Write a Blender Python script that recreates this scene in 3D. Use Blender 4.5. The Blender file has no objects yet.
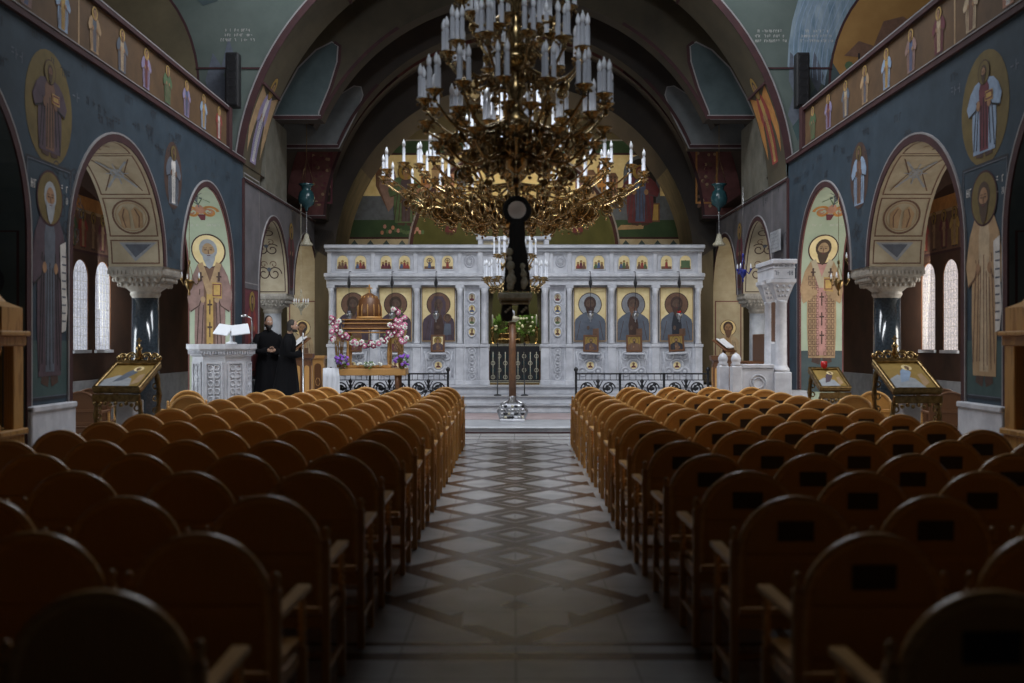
import bpy, bmesh, math, random
from math import sin, cos, pi, sqrt, radians
from mathutils import Vector, Matrix
random.seed(7)
SC = bpy.context.scene
COL = SC.collection
FPX = 1000.0
CX, CY, CH = 514.0, 343.0, 1.72
def X(px, d): return (px - CX) / FPX * d
def Z(py, d): return CH + (CY - py) / FPX * d

# ---------------------------------------------------------------- materials
MATS = {}
def mat(name, col, rough=0.6, metal=0.0, col2=None, scale=6.0, col3=None, bump=0.0, emit=None, estr=0.0,
        stretch=(1, 1, 1), detail=5.0, trans=0.0, wood=False, contrast=0.5, alpha=1.0, spec=0.5):
    if name in MATS: return MATS[name]
    m = bpy.data.materials.new(name); m.use_nodes = True
    nt = m.node_tree; N = nt.nodes; L = nt.links
    b = N['Principled BSDF']
    b.inputs['Roughness'].default_value = rough
    b.inputs['Metallic'].default_value = metal
    b.inputs['Specular IOR Level'].default_value = spec
    if trans: b.inputs['Transmission Weight'].default_value = trans
    c4 = lambda c: (c[0], c[1], c[2], 1)
    if emit:
        b.inputs['Emission Color'].default_value = c4(emit); b.inputs['Emission Strength'].default_value = estr
    if col2 is None:
        b.inputs['Base Color'].default_value = c4(col)
        if bump == 0: MATS[name] = m; return m
    tc = N.new('ShaderNodeTexCoord'); mp = N.new('ShaderNodeMapping')
    mp.inputs['Scale'].default_value = stretch
    L.new(tc.outputs['Object'], mp.inputs['Vector'])
    if wood:
        w = N.new('ShaderNodeTexWave'); w.inputs['Scale'].default_value = scale
        w.inputs['Distortion'].default_value = 6; w.inputs['Detail'].default_value = 3
        L.new(mp.outputs[0], w.inputs['Vector']); fac = w.outputs['Fac']
    else:
        n = N.new('ShaderNodeTexNoise'); n.inputs['Scale'].default_value = scale
        n.inputs['Detail'].default_value = detail; n.inputs['Roughness'].default_value = 0.62
        L.new(mp.outputs[0], n.inputs['Vector']); fac = n.outputs['Fac']
    if col2 is not None:
        r = N.new('ShaderNodeValToRGB'); e = r.color_ramp.elements
        k = 0.5 * contrast
        e[0].position = 0.5 - k * .5; e[1].position = 0.5 + k * .5
        e[0].color = c4(col); e[1].color = c4(col2)
        if col3 is not None:
            q = e.new(min(0.97, 0.5 + k * .95)); q.color = c4(col3)
        L.new(fac, r.inputs['Fac']); L.new(r.outputs['Color'], b.inputs['Base Color'])
    if bump:
        bp = N.new('ShaderNodeBump'); bp.inputs['Strength'].default_value = bump; bp.inputs['Distance'].default_value = 0.01
        L.new(fac, bp.inputs['Height']); L.new(bp.outputs[0], b.inputs['Normal'])
    MATS[name] = m; return m

WOOD = mat('chair_wood', (.42, .20, .048), .36, col2=(.58, .29, .078), scale=3.0, stretch=(9, 9, 1.2), wood=True, contrast=.9)
WOODE = mat('chair_wood_edge', (.60, .32, .095), .28, col2=(.70, .40, .14), scale=5, stretch=(1, 1, 6))
DARKW = mat('dark_wood', (.10, .04, .015), .45, col2=(.16, .065, .022), scale=3, stretch=(8, 8, 1), wood=True, contrast=.9)
MIDW = mat('shrine_wood', (.40, .20, .06), .45, col2=(.56, .31, .10), scale=2.5, stretch=(7, 7, 1), wood=True, contrast=.9)
DARKP = mat('dark_chair_patch', (.035, .022, .020), .55)
MARB = mat('white_marble', (.47, .48, .52), .42, col2=(.63, .64, .68), scale=3.5, col3=(.71, .71, .74), bump=.05)
MARBD = mat('carved_marble', (.36, .37, .41), .6, col2=(.52, .53, .57), scale=8)
CAPM = mat('capital_stone', (.27, .245, .21), .6, col2=(.40, .37, .32), scale=7)
MARBG = mat('grey_marble', (.27, .28, .30), .4, col2=(.40, .41, .43), scale=3)
PINKM = mat('pink_marble', (.34, .25, .25), .4, col2=(.45, .36, .36), scale=3)
GRANITE = mat('dark_granite', (.018, .024, .030), .12, col2=(.035, .045, .055), scale=30)
BRASS = mat('brass', (.50, .37, .19), .27, 1.0, col2=(.30, .205, .09), scale=25)
BRASSD = mat('aged_brass', (.28, .19, .085), .36, 1.0, col2=(.15, .10, .04), scale=18)
SILVER = mat('silver', (.46, .46, .47), .3, 1.0)
CANDLE = mat('candle_sleeve', (.50, .52, .57), .45)
BULB = mat('bulb_glass', (.84, .87, .92), .12)
IRON = mat('black_iron', (.012, .012, .014), .42)
BLACKP = mat('black_plastic', (.010, .010, .011), .5)
VELVET = mat('black_velvet', (.010, .009, .008), .9)
PALE = mat('pale_ornament', (.55, .52, .42), .6, col2=(.34, .31, .20), scale=30)
NOSE_SHADE = mat('step_edge_shade', (.10, .10, .11), .5, col2=(.15, .15, .16), scale=6)  # darker than the marble: shadow lines of the steps put into the colour
SMOKE = mat('smoky_glass', (.22, .22, .25), .2)
CLOTH = mat('black_cloth', (.0045, .0045, .0055), .9, spec=.15)
SKIN = mat('skin', (.42, .25, .17), .55)
HAIR = mat('dark_hair', (.022, .016, .012), .7)
PAPER = mat('paper', (.72, .72, .72), .6)
WCLOTH = mat('white_cloth', (.68, .70, .74), .8)
BLUEGL = mat('teal_glass', (.014, .052, .060), .25, col2=(.025, .075, .085), scale=9)
REDGL = mat('red_glass', (.5, .02, .02), .2)
COBALT = mat('cobalt_glass', (.03, .04, .25), .15)
# painted plaster
def fres(name, a, b, c=None, sc=2.4, **k):
    return mat('paint_' + name, a, .75, col2=b, col3=c, scale=sc, bump=.04, contrast=k.pop('contrast', .75), **k)
F_BLUE = fres('night_blue', (.015, .029, .044), (.033, .056, .079), (.048, .070, .088), 2.6, contrast=1.0)
F_BLUE2 = fres('ground_teal', (.030, .060, .060), (.055, .095, .095), sc=3)
F_CREAM = fres('cream', (.36, .30, .20), (.48, .42, .30), (.52, .46, .34), 3)
F_MINT = fres('mint', (.33, .40, .29), (.43, .49, .36), sc=2)
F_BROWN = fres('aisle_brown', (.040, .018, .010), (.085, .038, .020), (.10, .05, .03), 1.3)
F_OCHRE = fres('frieze_ochre', (.075, .040, .016), (.13, .07, .028), sc=2)
F_RED = fres('oxide_red', (.12, .040, .037), (.18, .065, .058), sc=5)
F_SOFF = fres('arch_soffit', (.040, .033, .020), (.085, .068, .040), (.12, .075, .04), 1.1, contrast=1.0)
F_LINE = fres('dark_red_line', (.034, .010, .012), (.055, .016, .017), sc=4)
F_WLINE = fres('pale_line', (.21, .20, .205), (.30, .285, .285), sc=4)
F_TRANS = fres('cloudy_teal', (.050, .072, .062), (.135, .165, .15), (.22, .23, .21), .6, contrast=1.2)
F_OLIVE = fres('olive_brown', (.085, .070, .038), (.15, .12, .065), (.18, .11, .05), .9)
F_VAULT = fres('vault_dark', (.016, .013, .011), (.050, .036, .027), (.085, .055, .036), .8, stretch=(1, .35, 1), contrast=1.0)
F_TEAL = fres('panel_teal', (.040, .062, .066), (.075, .105, .11), sc=1.5)
F_GREYP = fres('panel_grey', (.10, .11, .115), (.17, .18, .18), sc=1.5)
F_STONEG = fres('painted_stone', (.075, .070, .052), (.19, .18, .145), sc=2.5, contrast=1.1)
F_GREYW = fres('choir_grey', (.085, .080, .085), (.14, .13, .14), sc=2)
F_DRAPE = fres('drape_brown', (.05, .038, .020), (.13, .10, .055), (.17, .14, .08), 1.6, stretch=(2, 2, .4), contrast=1.0)
F_GOLD = fres('gold_leaf', (.68, .53, .25), (.82, .68, .38), sc=5)
F_FAINT = fres('faint_gold', (.105, .075, .022), (.16, .115, .035), sc=4)
F_GOLDD = fres('old_gold', (.22, .14, .03), (.34, .22, .05), sc=4)
F_GREEN = fres('ground_green', (.020, .050, .022), (.04, .08, .035), sc=2)
F_APSE = fres('apse_olive', (.055, .060, .018), (.085, .088, .03), sc=1.5)
F_ORANGE = fres('lunette_orange', (.26, .13, .035), (.36, .20, .06), sc=1.2)
F_BAND = fres('wavy_blue', (.10, .17, .23), (.28, .35, .40), sc=1.4, stretch=(6, 1, 1.5))
P = {}
for nm, c in dict(skin=(.30, .17, .09), hair=(.06, .035, .02), grey=(.30, .32, .34), white=(.55, .53, .50), brown=(.15, .08, .05),
                  mauve=(.24, .15, .13), dbrown=(.06, .032, .024), blue=(.07, .10, .19), lblue=(.24, .32, .44), red=(.27, .045, .035),
                  wine=(.13, .03, .04), green=(.08, .13, .06), violet=(.25, .21, .34), ochre=(.42, .27, .08), black=(.012, .011, .011),
                  slate=(.10, .115, .145), orange=(.42, .19, .05), pink=(.42, .22, .19), sand=(.44, .34, .22), tan=(.36, .24, .13),
                  night=(.02, .022, .03), plum=(.075, .05, .065), rosy=(.40, .20, .13), face=(.10, .062, .045), dgrey=(.20, .205, .225)).items():
    P[nm] = fres(nm, tuple(v * .8 for v in c), tuple(min(1, v * 1.2) for v in c), sc=7)
P['gold'] = F_GOLD; P['fgold'] = F_FAINT; P['ogold'] = F_GOLDD; P['cream'] = F_CREAM; P['mint'] = F_MINT; P['line'] = F_LINE; P['wline'] = F_WLINE
P['fgreen'] = F_GREEN; P['teal'] = F_TEAL; P['fblue'] = F_BLUE; P['ground'] = F_BLUE2; P['mred'] = F_RED

# ---------------------------------------------------------------- mesh builder
class MB:
    def __init__(s):
        s.bm = bmesh.new(); s.mats = []
    def mi(s, m):
        if m not in s.mats: s.mats.append(m)
        return s.mats.index(m)
    def face(s, pts, m, smooth=False):
        f = s.bm.faces.new([s.bm.verts.new(p) for p in pts]); f.material_index = s.mi(m); f.smooth = smooth; return f
    def grid(s, rows, m, smooth=True, closed=False, cap=False):
        i = s.mi(m); V = [[s.bm.verts.new(p) for p in r] for r in rows]
        n = len(V[0])
        for a in range(len(V) - 1):
            for b in range(n if closed else n - 1):
                f = s.bm.faces.new((V[a][b], V[a][(b + 1) % n], V[a + 1][(b + 1) % n], V[a + 1][b]))
                f.material_index = i; f.smooth = smooth
        if cap:
            for r in (V[0], V[-1]):
                f = s.bm.faces.new(r); f.material_index = i
        return s
    def box(s, c, d, m, rot=None, bev=0.0):
        r = bmesh.ops.create_cube(s.bm, size=1.0)
        vs = r['verts']
        M = Matrix.Translation(c) @ (rot.to_4x4() if rot is not None else Matrix()) @ Matrix.Diagonal((d[0], d[1], d[2], 1))
        bmesh.ops.transform(s.bm, matrix=M, verts=vs)
        fs = {f for v in vs for f in v.link_faces}
        for f in fs: f.material_index = s.mi(m)
        if bev:
            es = list({e for f in fs for e in f.edges})
            bmesh.ops.bevel(s.bm, geom=es, offset=bev, segments=1, affect='EDGES', profile=.5)
        return s
    def bx(s, x0, x1, y0, y1, z0, z1, m, bev=0.0):
        return s.box(((x0 + x1) / 2, (y0 + y1) / 2, (z0 + z1) / 2), (abs(x1 - x0), abs(y1 - y0), abs(z1 - z0)), m, None, bev)
    def lathe(s, prof, m, c=(0, 0, 0), seg=16, M=None, smooth=True, a0=0.0):
        c = Vector(c); rows = []
        for (r, z) in prof:
            row = []
            for k in range(seg):
                a = a0 + 2 * pi * k / seg
                p = Vector((r * cos(a), r * sin(a), z))
                if M is not None: p = M @ p
                row.append(p + c)
            rows.append(row)
        return s.grid(rows, m, smooth, True, True)
    def tube(s, path, r, m, seg=8, closed=False):
        path = [Vector(p) for p in path]; rows = []; n = len(path); up = None
        for i, p in enumerate(path):
            a = path[(i - 1) % n] if (closed or i > 0) else p
            b = path[(i + 1) % n] if (closed or i < n - 1) else p
            t = (b - a)
            t = t.normalized() if t.length > 1e-9 else Vector((0, 0, 1))
            if up is None: up = Vector((0, 0, 1)) if abs(t.z) < .9 else Vector((1, 0, 0))
            u = up - t * up.dot(t)
            u = u.normalized() if u.length > 1e-6 else t.orthogonal().normalized()
            up = u; w = t.cross(u)
            rr = r(i / max(1, n - 1)) if callable(r) else r
            rows.append([p + u * (rr * cos(2 * pi * k / seg)) + w * (rr * sin(2 * pi * k / seg)) for k in range(seg)])
        if closed: rows.append(rows[0]); return s.grid(rows, m, True, True, False)
        return s.grid(rows, m, True, True, True)
    def prism(s, pts, fn, h0, h1, m, mside=None):
        """2D polygon pts extruded between levels h0 and h1 through fn(u, v, h)."""
        mside = mside or m
        a = [fn(u, v, h0) for u, v in pts]; b = [fn(u, v, h1) for u, v in pts]
        s.face(b, m); s.face(list(reversed(a)), m)
        n = len(pts)
        for i in range(n): s.face((a[i], a[(i + 1) % n], b[(i + 1) % n], b[i]), mside)
        return s
    def ball(s, c, r, m, seg=12, sc=(1, 1, 1)):
        prof = [(max(1e-4, sin(pi * k / (seg // 2 + 1))), -cos(pi * k / (seg // 2 + 1))) for k in range(seg // 2 + 2)]
        return s.lathe([(p[0] * r, p[1] * r) for p in prof], m, c, seg, Matrix.Diagonal(sc))
    def build(s, name, parent=None, merge=True, loc=None):
        if merge: bmesh.ops.remove_doubles(s.bm, verts=s.bm.verts, dist=1e-5)
        bmesh.ops.recalc_face_normals(s.bm, faces=s.bm.faces)
        me = bpy.data.meshes.new(name); s.bm.to_mesh(me); s.bm.free()
        for m in s.mats: me.materials.append(m)
        o = bpy.data.objects.new(name, me); COL.objects.link(o)
        if parent is not None: o.parent = parent
        if loc is not None: o.location = loc
        return o
def tag(o, label, cat, group=None):
    o['label'] = label; o['category'] = cat
    if group: o['group'] = group
    return o
def thing(name, label, cat, loc=(0, 0, 0), rz=0.0, group=None):
    o = bpy.data.objects.new(name, None); COL.objects.link(o); o.location = loc; o.rotation_euler = (0, 0, rz)
    o.empty_display_size = .1
    return tag(o, label, cat, group)
def struct(o, label=None):
    o['kind'] = 'structure'
    if label: o['label'] = label
    return o
KIDS = {}
def children(o):
    return list(o.children)
def copy_tree(o, parent=None):
    c = o.copy(); COL.objects.link(c)
    if parent is not None: c.parent = parent
    for ch in o.children: copy_tree(ch, c)
    return c
def circ(cx, cz, r, n=24, rz=None):
    rz = rz or r
    return [(cx + r * cos(2 * pi * k / n), cz + rz * sin(2 * pi * k / n)) for k in range(n)]
def archpoly(cx, z0, w, h, n=14):
    r = w / 2
    return [(cx - r, z0), (cx + r, z0)] + [(cx + r * cos(pi * k / n), z0 + h - r + r * sin(pi * k / n)) for k in range(n + 1)]
def rect(x0, x1, z0, z1): return [(x0, z0), (x1, z0), (x1, z1), (x0, z1)]
def ringpts(cx, cz, r, t, n=28):
    o = circ(cx, cz, r, n); i = circ(cx, cz, r - t, n)
    return [[o[k], o[(k + 1) % n], i[(k + 1) % n], i[k]] for k in range(n)]

# ---------------------------------------------------------------- flat painting (frescoes and icons)
def clip(pts, lim, sg):
    out = []
    for i in range(len(pts)):
        a, b = pts[i], pts[(i + 1) % len(pts)]
        da, db = sg * (a[1] - lim), sg * (b[1] - lim)
        if da >= 0: out.append(a)
        if (da > 0 and db < 0) or (da < 0 and db > 0):
            t = da / (da - db); out.append((a[0] + (b[0] - a[0]) * t, lim))
    r = []
    for p_ in out:
        if not r or abs(p_[0] - r[-1][0]) + abs(p_[1] - r[-1][1]) > 1e-6: r.append(p_)
    return r
class Paint:
    def __init__(s): s.L = []
    def a(s, pts, m, lv=0): s.L.append((pts, P[m] if isinstance(m, str) else m, lv)); return s
    def ring(s, cx, cz, r, t, m, lv=0, n=28):
        for q in ringpts(cx, cz, r, t, n): s.a(q, m, lv)
        return s
    def line(s, x0, z0, x1, z1, w, m, lv=0):
        d = Vector((x1 - x0, z1 - z0)); d = d.normalized() if d.length else Vector((1, 0)); n = Vector((-d.y, d.x)) * w / 2
        return s.a([(x0 + n.x, z0 + n.y), (x1 + n.x, z1 + n.y), (x1 - n.x, z1 - n.y), (x0 - n.x, z0 - n.y)], m, lv)
    def frame(s, x0, x1, z0, z1, t, m, lv=0):
        s.a(rect(x0, x1, z0, z0 + t), m, lv); s.a(rect(x0, x1, z1 - t, z1), m, lv)
        s.a(rect(x0, x0 + t, z0 + t, z1 - t), m, lv); s.a(rect(x1 - t, x1, z0 + t, z1 - t), m, lv); return s
    def stroke(s, pts, w, m, lv=0):
        n = len(pts); L_, R_ = [], []
        for i, p in enumerate(pts):
            a = Vector(pts[max(0, i - 1)]); b = Vector(pts[min(n - 1, i + 1)]); d = (b - a)
            d = d.normalized() if d.length else Vector((1, 0)); q = Vector((-d.y, d.x)) * w / 2
            L_.append((p[0] + q.x, p[1] + q.y)); R_.append((p[0] - q.x, p[1] - q.y))
        for i in range(n - 1): s.a([L_[i], L_[i + 1], R_[i + 1], R_[i]], m, lv)
        return s
    def scroll(s, cx, cz, r, turns, w, m, lv=0, flip=1, a0=0):
        n = int(18 * turns)
        return s.stroke([(cx + flip * r * (1 - .75 * k / n) * cos(a0 + 2 * pi * turns * k / n), cz + r * (1 - .75 * k / n) * sin(a0 + 2 * pi * turns * k / n)) for k in range(n + 1)], w, m, lv)
    def glyphs(s, x0, z0, w, h, n, m, lv=0, seed=1):
        rr = random.Random(seed); cw = w / n
        for k in range(n):
            x = x0 + k * cw
            if rr.random() < .12: continue
            for _ in range(rr.choice((2, 3))):
                t = rr.randrange(4); q = h * .14
                if t == 0: s.a(rect(x, x + q, z0, z0 + h), m, lv)
                elif t == 1: s.a(rect(x + cw * .5, x + cw * .5 + q, z0, z0 + h), m, lv)
                elif t == 2: s.a(rect(x, x + cw * .6, z0 + h - q, z0 + h), m, lv + .1)
                else: s.a(rect(x, x + cw * .6, z0 + h * .45, z0 + h * .45 + q), m, lv + .1)
        return s
    def build(s, name, fn, parent=None, base=.003, step=.0013, cut=0):
        mb = MB()
        for i, (pts, m, lv) in enumerate(s.L):
            h = base + step * lv + .000012 * (i % 60)
            if not cut:
                mb.face([fn(u, v, h) for u, v in pts], m); continue
            v0 = min(q[1] for q in pts); v1 = max(q[1] for q in pts)
            k0, k1 = math.floor(v0 / cut), math.ceil(v1 / cut)
            for k in range(k0, max(k1, k0 + 1)):
                q = clip(clip(pts, k * cut, 1), (k + 1) * cut, -1)
                if len(q) > 2:
                    try: mb.face([fn(u, v, h) for u, v in q], m)
                    except ValueError: pass
        return mb.build(name, parent, merge=False)

def head(p, x, z, r, hair, beard, skin, halo, lv, hr=2.1, female=False, rim='line'):
    """r = half head height"""
    if halo:
        p.a(circ(x, z, r * hr * 1.08, 28), rim, lv); p.a(circ(x, z, r * hr, 28), halo, lv + 1)
    if female:
        p.a([(x - r * 1.0, z - r * 1.5), (x + r * 1.0, z - r * 1.5), (x + r * 1.02, z + r * .3), (x + r * .6, z + r * 1.15), (x - r * .6, z + r * 1.15), (x - r * 1.02, z + r * .3)], hair, lv + 2)
    else:
        p.a(circ(x, z + r * .15, r * .88, 16, r * 1.0), hair, lv + 2)
    p.a([(x - r * .3, z - r * 1.5), (x + r * .3, z - r * 1.5), (x + r * .35, z - r * .5), (x - r * .35, z - r * .5)], skin, lv + 3)
    p.a(circ(x, z - r * .1, r * .62, 18, r * .85), skin, lv + 4)
    if beard:
        p.a([(x - r * .62, z - r * .1), (x - r * .42, z - r * .3), (x - r * .25, z - r * .36), (x + r * .25, z - r * .36), (x + r * .42, z - r * .3), (x + r * .62, z - r * .1),
             (x + r * .58, z - r * .8), (x + r * .3, z - r * 1.5), (x, z - r * 1.75), (x - r * .3, z - r * 1.5), (x - r * .58, z - r * .8)], beard, lv + 5)
    for q in (-1, 1):
        p.a(rect(x + q * r * .27 - r * .13, x + q * r * .27 + r * .13, z + r * .04, z + r * .12), 'dbrown', lv + 6)
        p.a(rect(x + q * r * .27 - r * .17, x + q * r * .27 + r * .17, z + r * .24, z + r * .29), 'dbrown', lv + 6)
    p.a(rect(x - r * .06, x + r * .06, z - r * .32, z + r * .1), 'brown', lv + 6)
    p.a(rect(x - r * .17, x + r * .17, z - r * .5, z - r * .44), 'wine', lv + 7)

def saint(p, x, z, H, robe, inner, hair='hair', beard='hair', halo='gold', style='plain', wd=1.0, lv=0, skin='skin', fold='dbrown', seed=0, hr=1.75, hk=1.0):
    """standing figure, feet at (x, z), overall height H to the top of the halo"""
    rr = random.Random(seed); hh = H * .068 * hk; hz = z + H * .865
    w = H * .155 * wd
    S = lambda pts: [(x + a * w, z + b * H) for a, b in pts]
    p.a(S([(-.55, .02), (-.12, 0), (-.05, .03), (-.05, .07), (-.5, .07)]), 'dbrown', lv + 1)
    p.a(S([(.55, .02), (.12, 0), (.05, .03), (.05, .07), (.5, .07)]), 'dbrown', lv + 1)
    p.a(S([(-.72, .05), (.72, .05), (.80, .30), (.78, .50), (1.05, .47), (1.15, .58), (.92, .70), (.62, .775), (.25, .80), (-.25, .80), (-.62, .775), (-.92, .70), (-1.15, .58), (-1.05, .47), (-.78, .50), (-.80, .30)]), robe, lv + 2)
    p.a(S([(-.28, .07), (.28, .07), (.30, .5), (.34, .70), (.18, .79), (-.18, .79), (-.34, .70), (-.30, .5)]), inner, lv + 3)
    for k in range(7):
        a = -.68 + k * .22 + rr.uniform(-.03, .03)
        if abs(a) < .28 and style == 'bishop': continue
        p.line(x + a * w * .75, z + H * rr.uniform(.5, .62), x + a * w * 1.05, z + H * rr.uniform(.07, .12), w * .05, fold, lv + 4)
    for q in (-1, 1):
        p.a(S([(q * .86, .70), (q * 1.16, .56), (q * 1.0, .46), (q * .52, .50), (q * .42, .56), (q * .70, .60)]), robe, lv + 5)
        p.stroke(S([(q * 1.0, .465), (q * .55, .505), (q * .42, .56)]), w * .06, fold, lv + 6)
        p.a(circ(x + q * w * .36, z + H * .545, w * .13, 10, w * .17), skin, lv + 7)
    if style == 'bishop':
        p.a(S([(-.17, .10), (.17, .10), (.17, .62), (-.17, .62)]), 'pink' if inner is P['pink'] else 'ochre', lv + 7)
        p.a(S([(-.62, .775), (-.35, .79), (0, .66), (.35, .79), (.62, .775), (.14, .58), (-.14, .58)]), 'cream' if inner is P['pink'] else 'tan', lv + 7)
        for cz in (.20, .34, .49):
            p.a(S([(-.035, cz - .045), (.035, cz - .045), (.035, cz + .055), (-.035, cz + .055)]), 'dbrown', lv + 8)
            p.a(S([(-.13, cz + .015), (.13, cz + .015), (.13, cz + .027), (-.13, cz + .027)]), 'dbrown', lv + 8.3)
        for q in (-1, 1):
            p.a(S([(q * .42, .725), (q * .52, .725), (q * .52, .665), (q * .42, .665)]), 'dbrown', lv + 8.5)
            p.a(S([(q * .34, .70), (q * .60, .70), (q * .60, .69), (q * .34, .69)]), 'dbrown', lv + 8.6)
    if style in ('bishop', 'book'):
        p.a(S([(.10, .56), (.62, .55), (.60, .655), (.12, .66)]), 'ochre', lv + 8)
        p.frame(x + w * .14, x + w * .58, z + H * .567, z + H * .648, w * .05, 'wine', lv + 9)
    if style == 'scroll':
        p.a(S([(.62, .66), (1.0, .68), (1.02, .50), (1.12, .36), (1.0, .26), (.72, .25), (.74, .38), (.66, .52)]), 'white', lv + 9)
        for k in range(9):
            p.a(S([(.74, .30 + k * .038), (1.0, .30 + k * .038), (1.0, .308 + k * .038), (.74, .308 + k * .038)]), 'slate', lv + 10)
    if style == 'patch':
        for i in range(5):
            for j in range(10):
                if (i + j) % 2 == 0:
                    a = -.66 + i * .28; b = .09 + j * .045
                    if abs(a + .1) > .2: p.a(S([(a, b), (a + .2, b), (a + .2, b + .03), (a, b + .03)]), 'tan', lv + 4.5)
    head(p, x, hz, hh, hair, beard, skin, halo, lv + 4, hr)

def bust(p, x, z, W, H, robe, inner, hair='hair', beard='hair', halo='gold', lv=0, child=False, skin='skin', female=False, rim='dbrown', hs=.135):
    """half-length figure filling a panel W x H whose bottom is z"""
    S = lambda pts: [(x + a * W, z + b * H) for a, b in pts]
    p.a(circ(x, z + H * .70, W * .37, 30), rim, lv); p.a(circ(x, z + H * .70, W * .345, 30), halo, lv + 1)
    p.a(S([(-.5, 0), (.5, 0), (.5, .30), (.46, .41), (.34, .48), (.15, .55), (-.15, .55), (-.34, .48), (-.46, .41), (-.5, .30)]), robe, lv + 3)
    p.a(S([(-.12, 0), (.14, 0), (.16, .30), (.09, .51), (-.09, .51), (-.15, .30)]), inner, lv + 4)
    for q in (-1, 1):
        p.stroke(S([(q * .42, .02), (q * .36, .2), (q * .30, .38)]), W * .015, 'dbrown', lv + 5)
        p.stroke(S([(q * .28, .02), (q * .24, .2), (q * .2, .42)]), W * .012, 'slate', lv + 5)
    head(p, x, z + H * .70, H * hs, hair, beard, skin, None, lv + 4, female=female)
    if child:
        cx = x + W * .27; cz = z + H * .44
        p.a(circ(cx, cz, W * .13, 18), 'dbrown', lv + 9); p.a(circ(cx, cz, W * .12, 18), halo, lv + 10)
        p.a([(cx - W * .12, z + H * .10), (cx + W * .12, z + H * .12), (cx + W * .10, z + H * .33), (cx - W * .08, z + H * .33)], 'slate', lv + 11)
        head(p, cx, cz, H * .06, 'hair', None, skin, None, lv + 10)
        p.a(circ(x - W * .02, z + H * .26, W * .06, 10), skin, lv + 12)
    else:
        p.a(circ(x - W * .06, z + H * .25, W * .045, 10, W * .07), skin, lv + 8)
        p.a(S([(.08, .08), (.28, .10), (.27, .24), (.09, .23)]), 'brown', lv + 8)
# ================================================================ THE SETTING
CC_ = 5.08
HALF, THK, SPR, COR = 5.5, .85, 2.92, 5.37       # nave half width, wall thickness, arch spring, cornice height
WZ = 6.2                                          # top of the gallery parapet
YS = [(8.0, 11.25), (12.42, 15.67), (16.6, 19.5), (21.6, 24.3), (25.0, 28.0)]
def ra(i): return (YS[i][1] - YS[i][0]) / 2
def arch_profile(i, n=20, rise=None, k=1.0, off=0.0):
    a, b = YS[i]; r = (b - a) / 2 + off; c = (a + b) / 2; h = (rise or (1.60 if i else 1.75)) + off
    return [(c - r * cos(pi * j / n), SPR + h * sin(pi * j / n)) for j in range(n + 1)]

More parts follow.
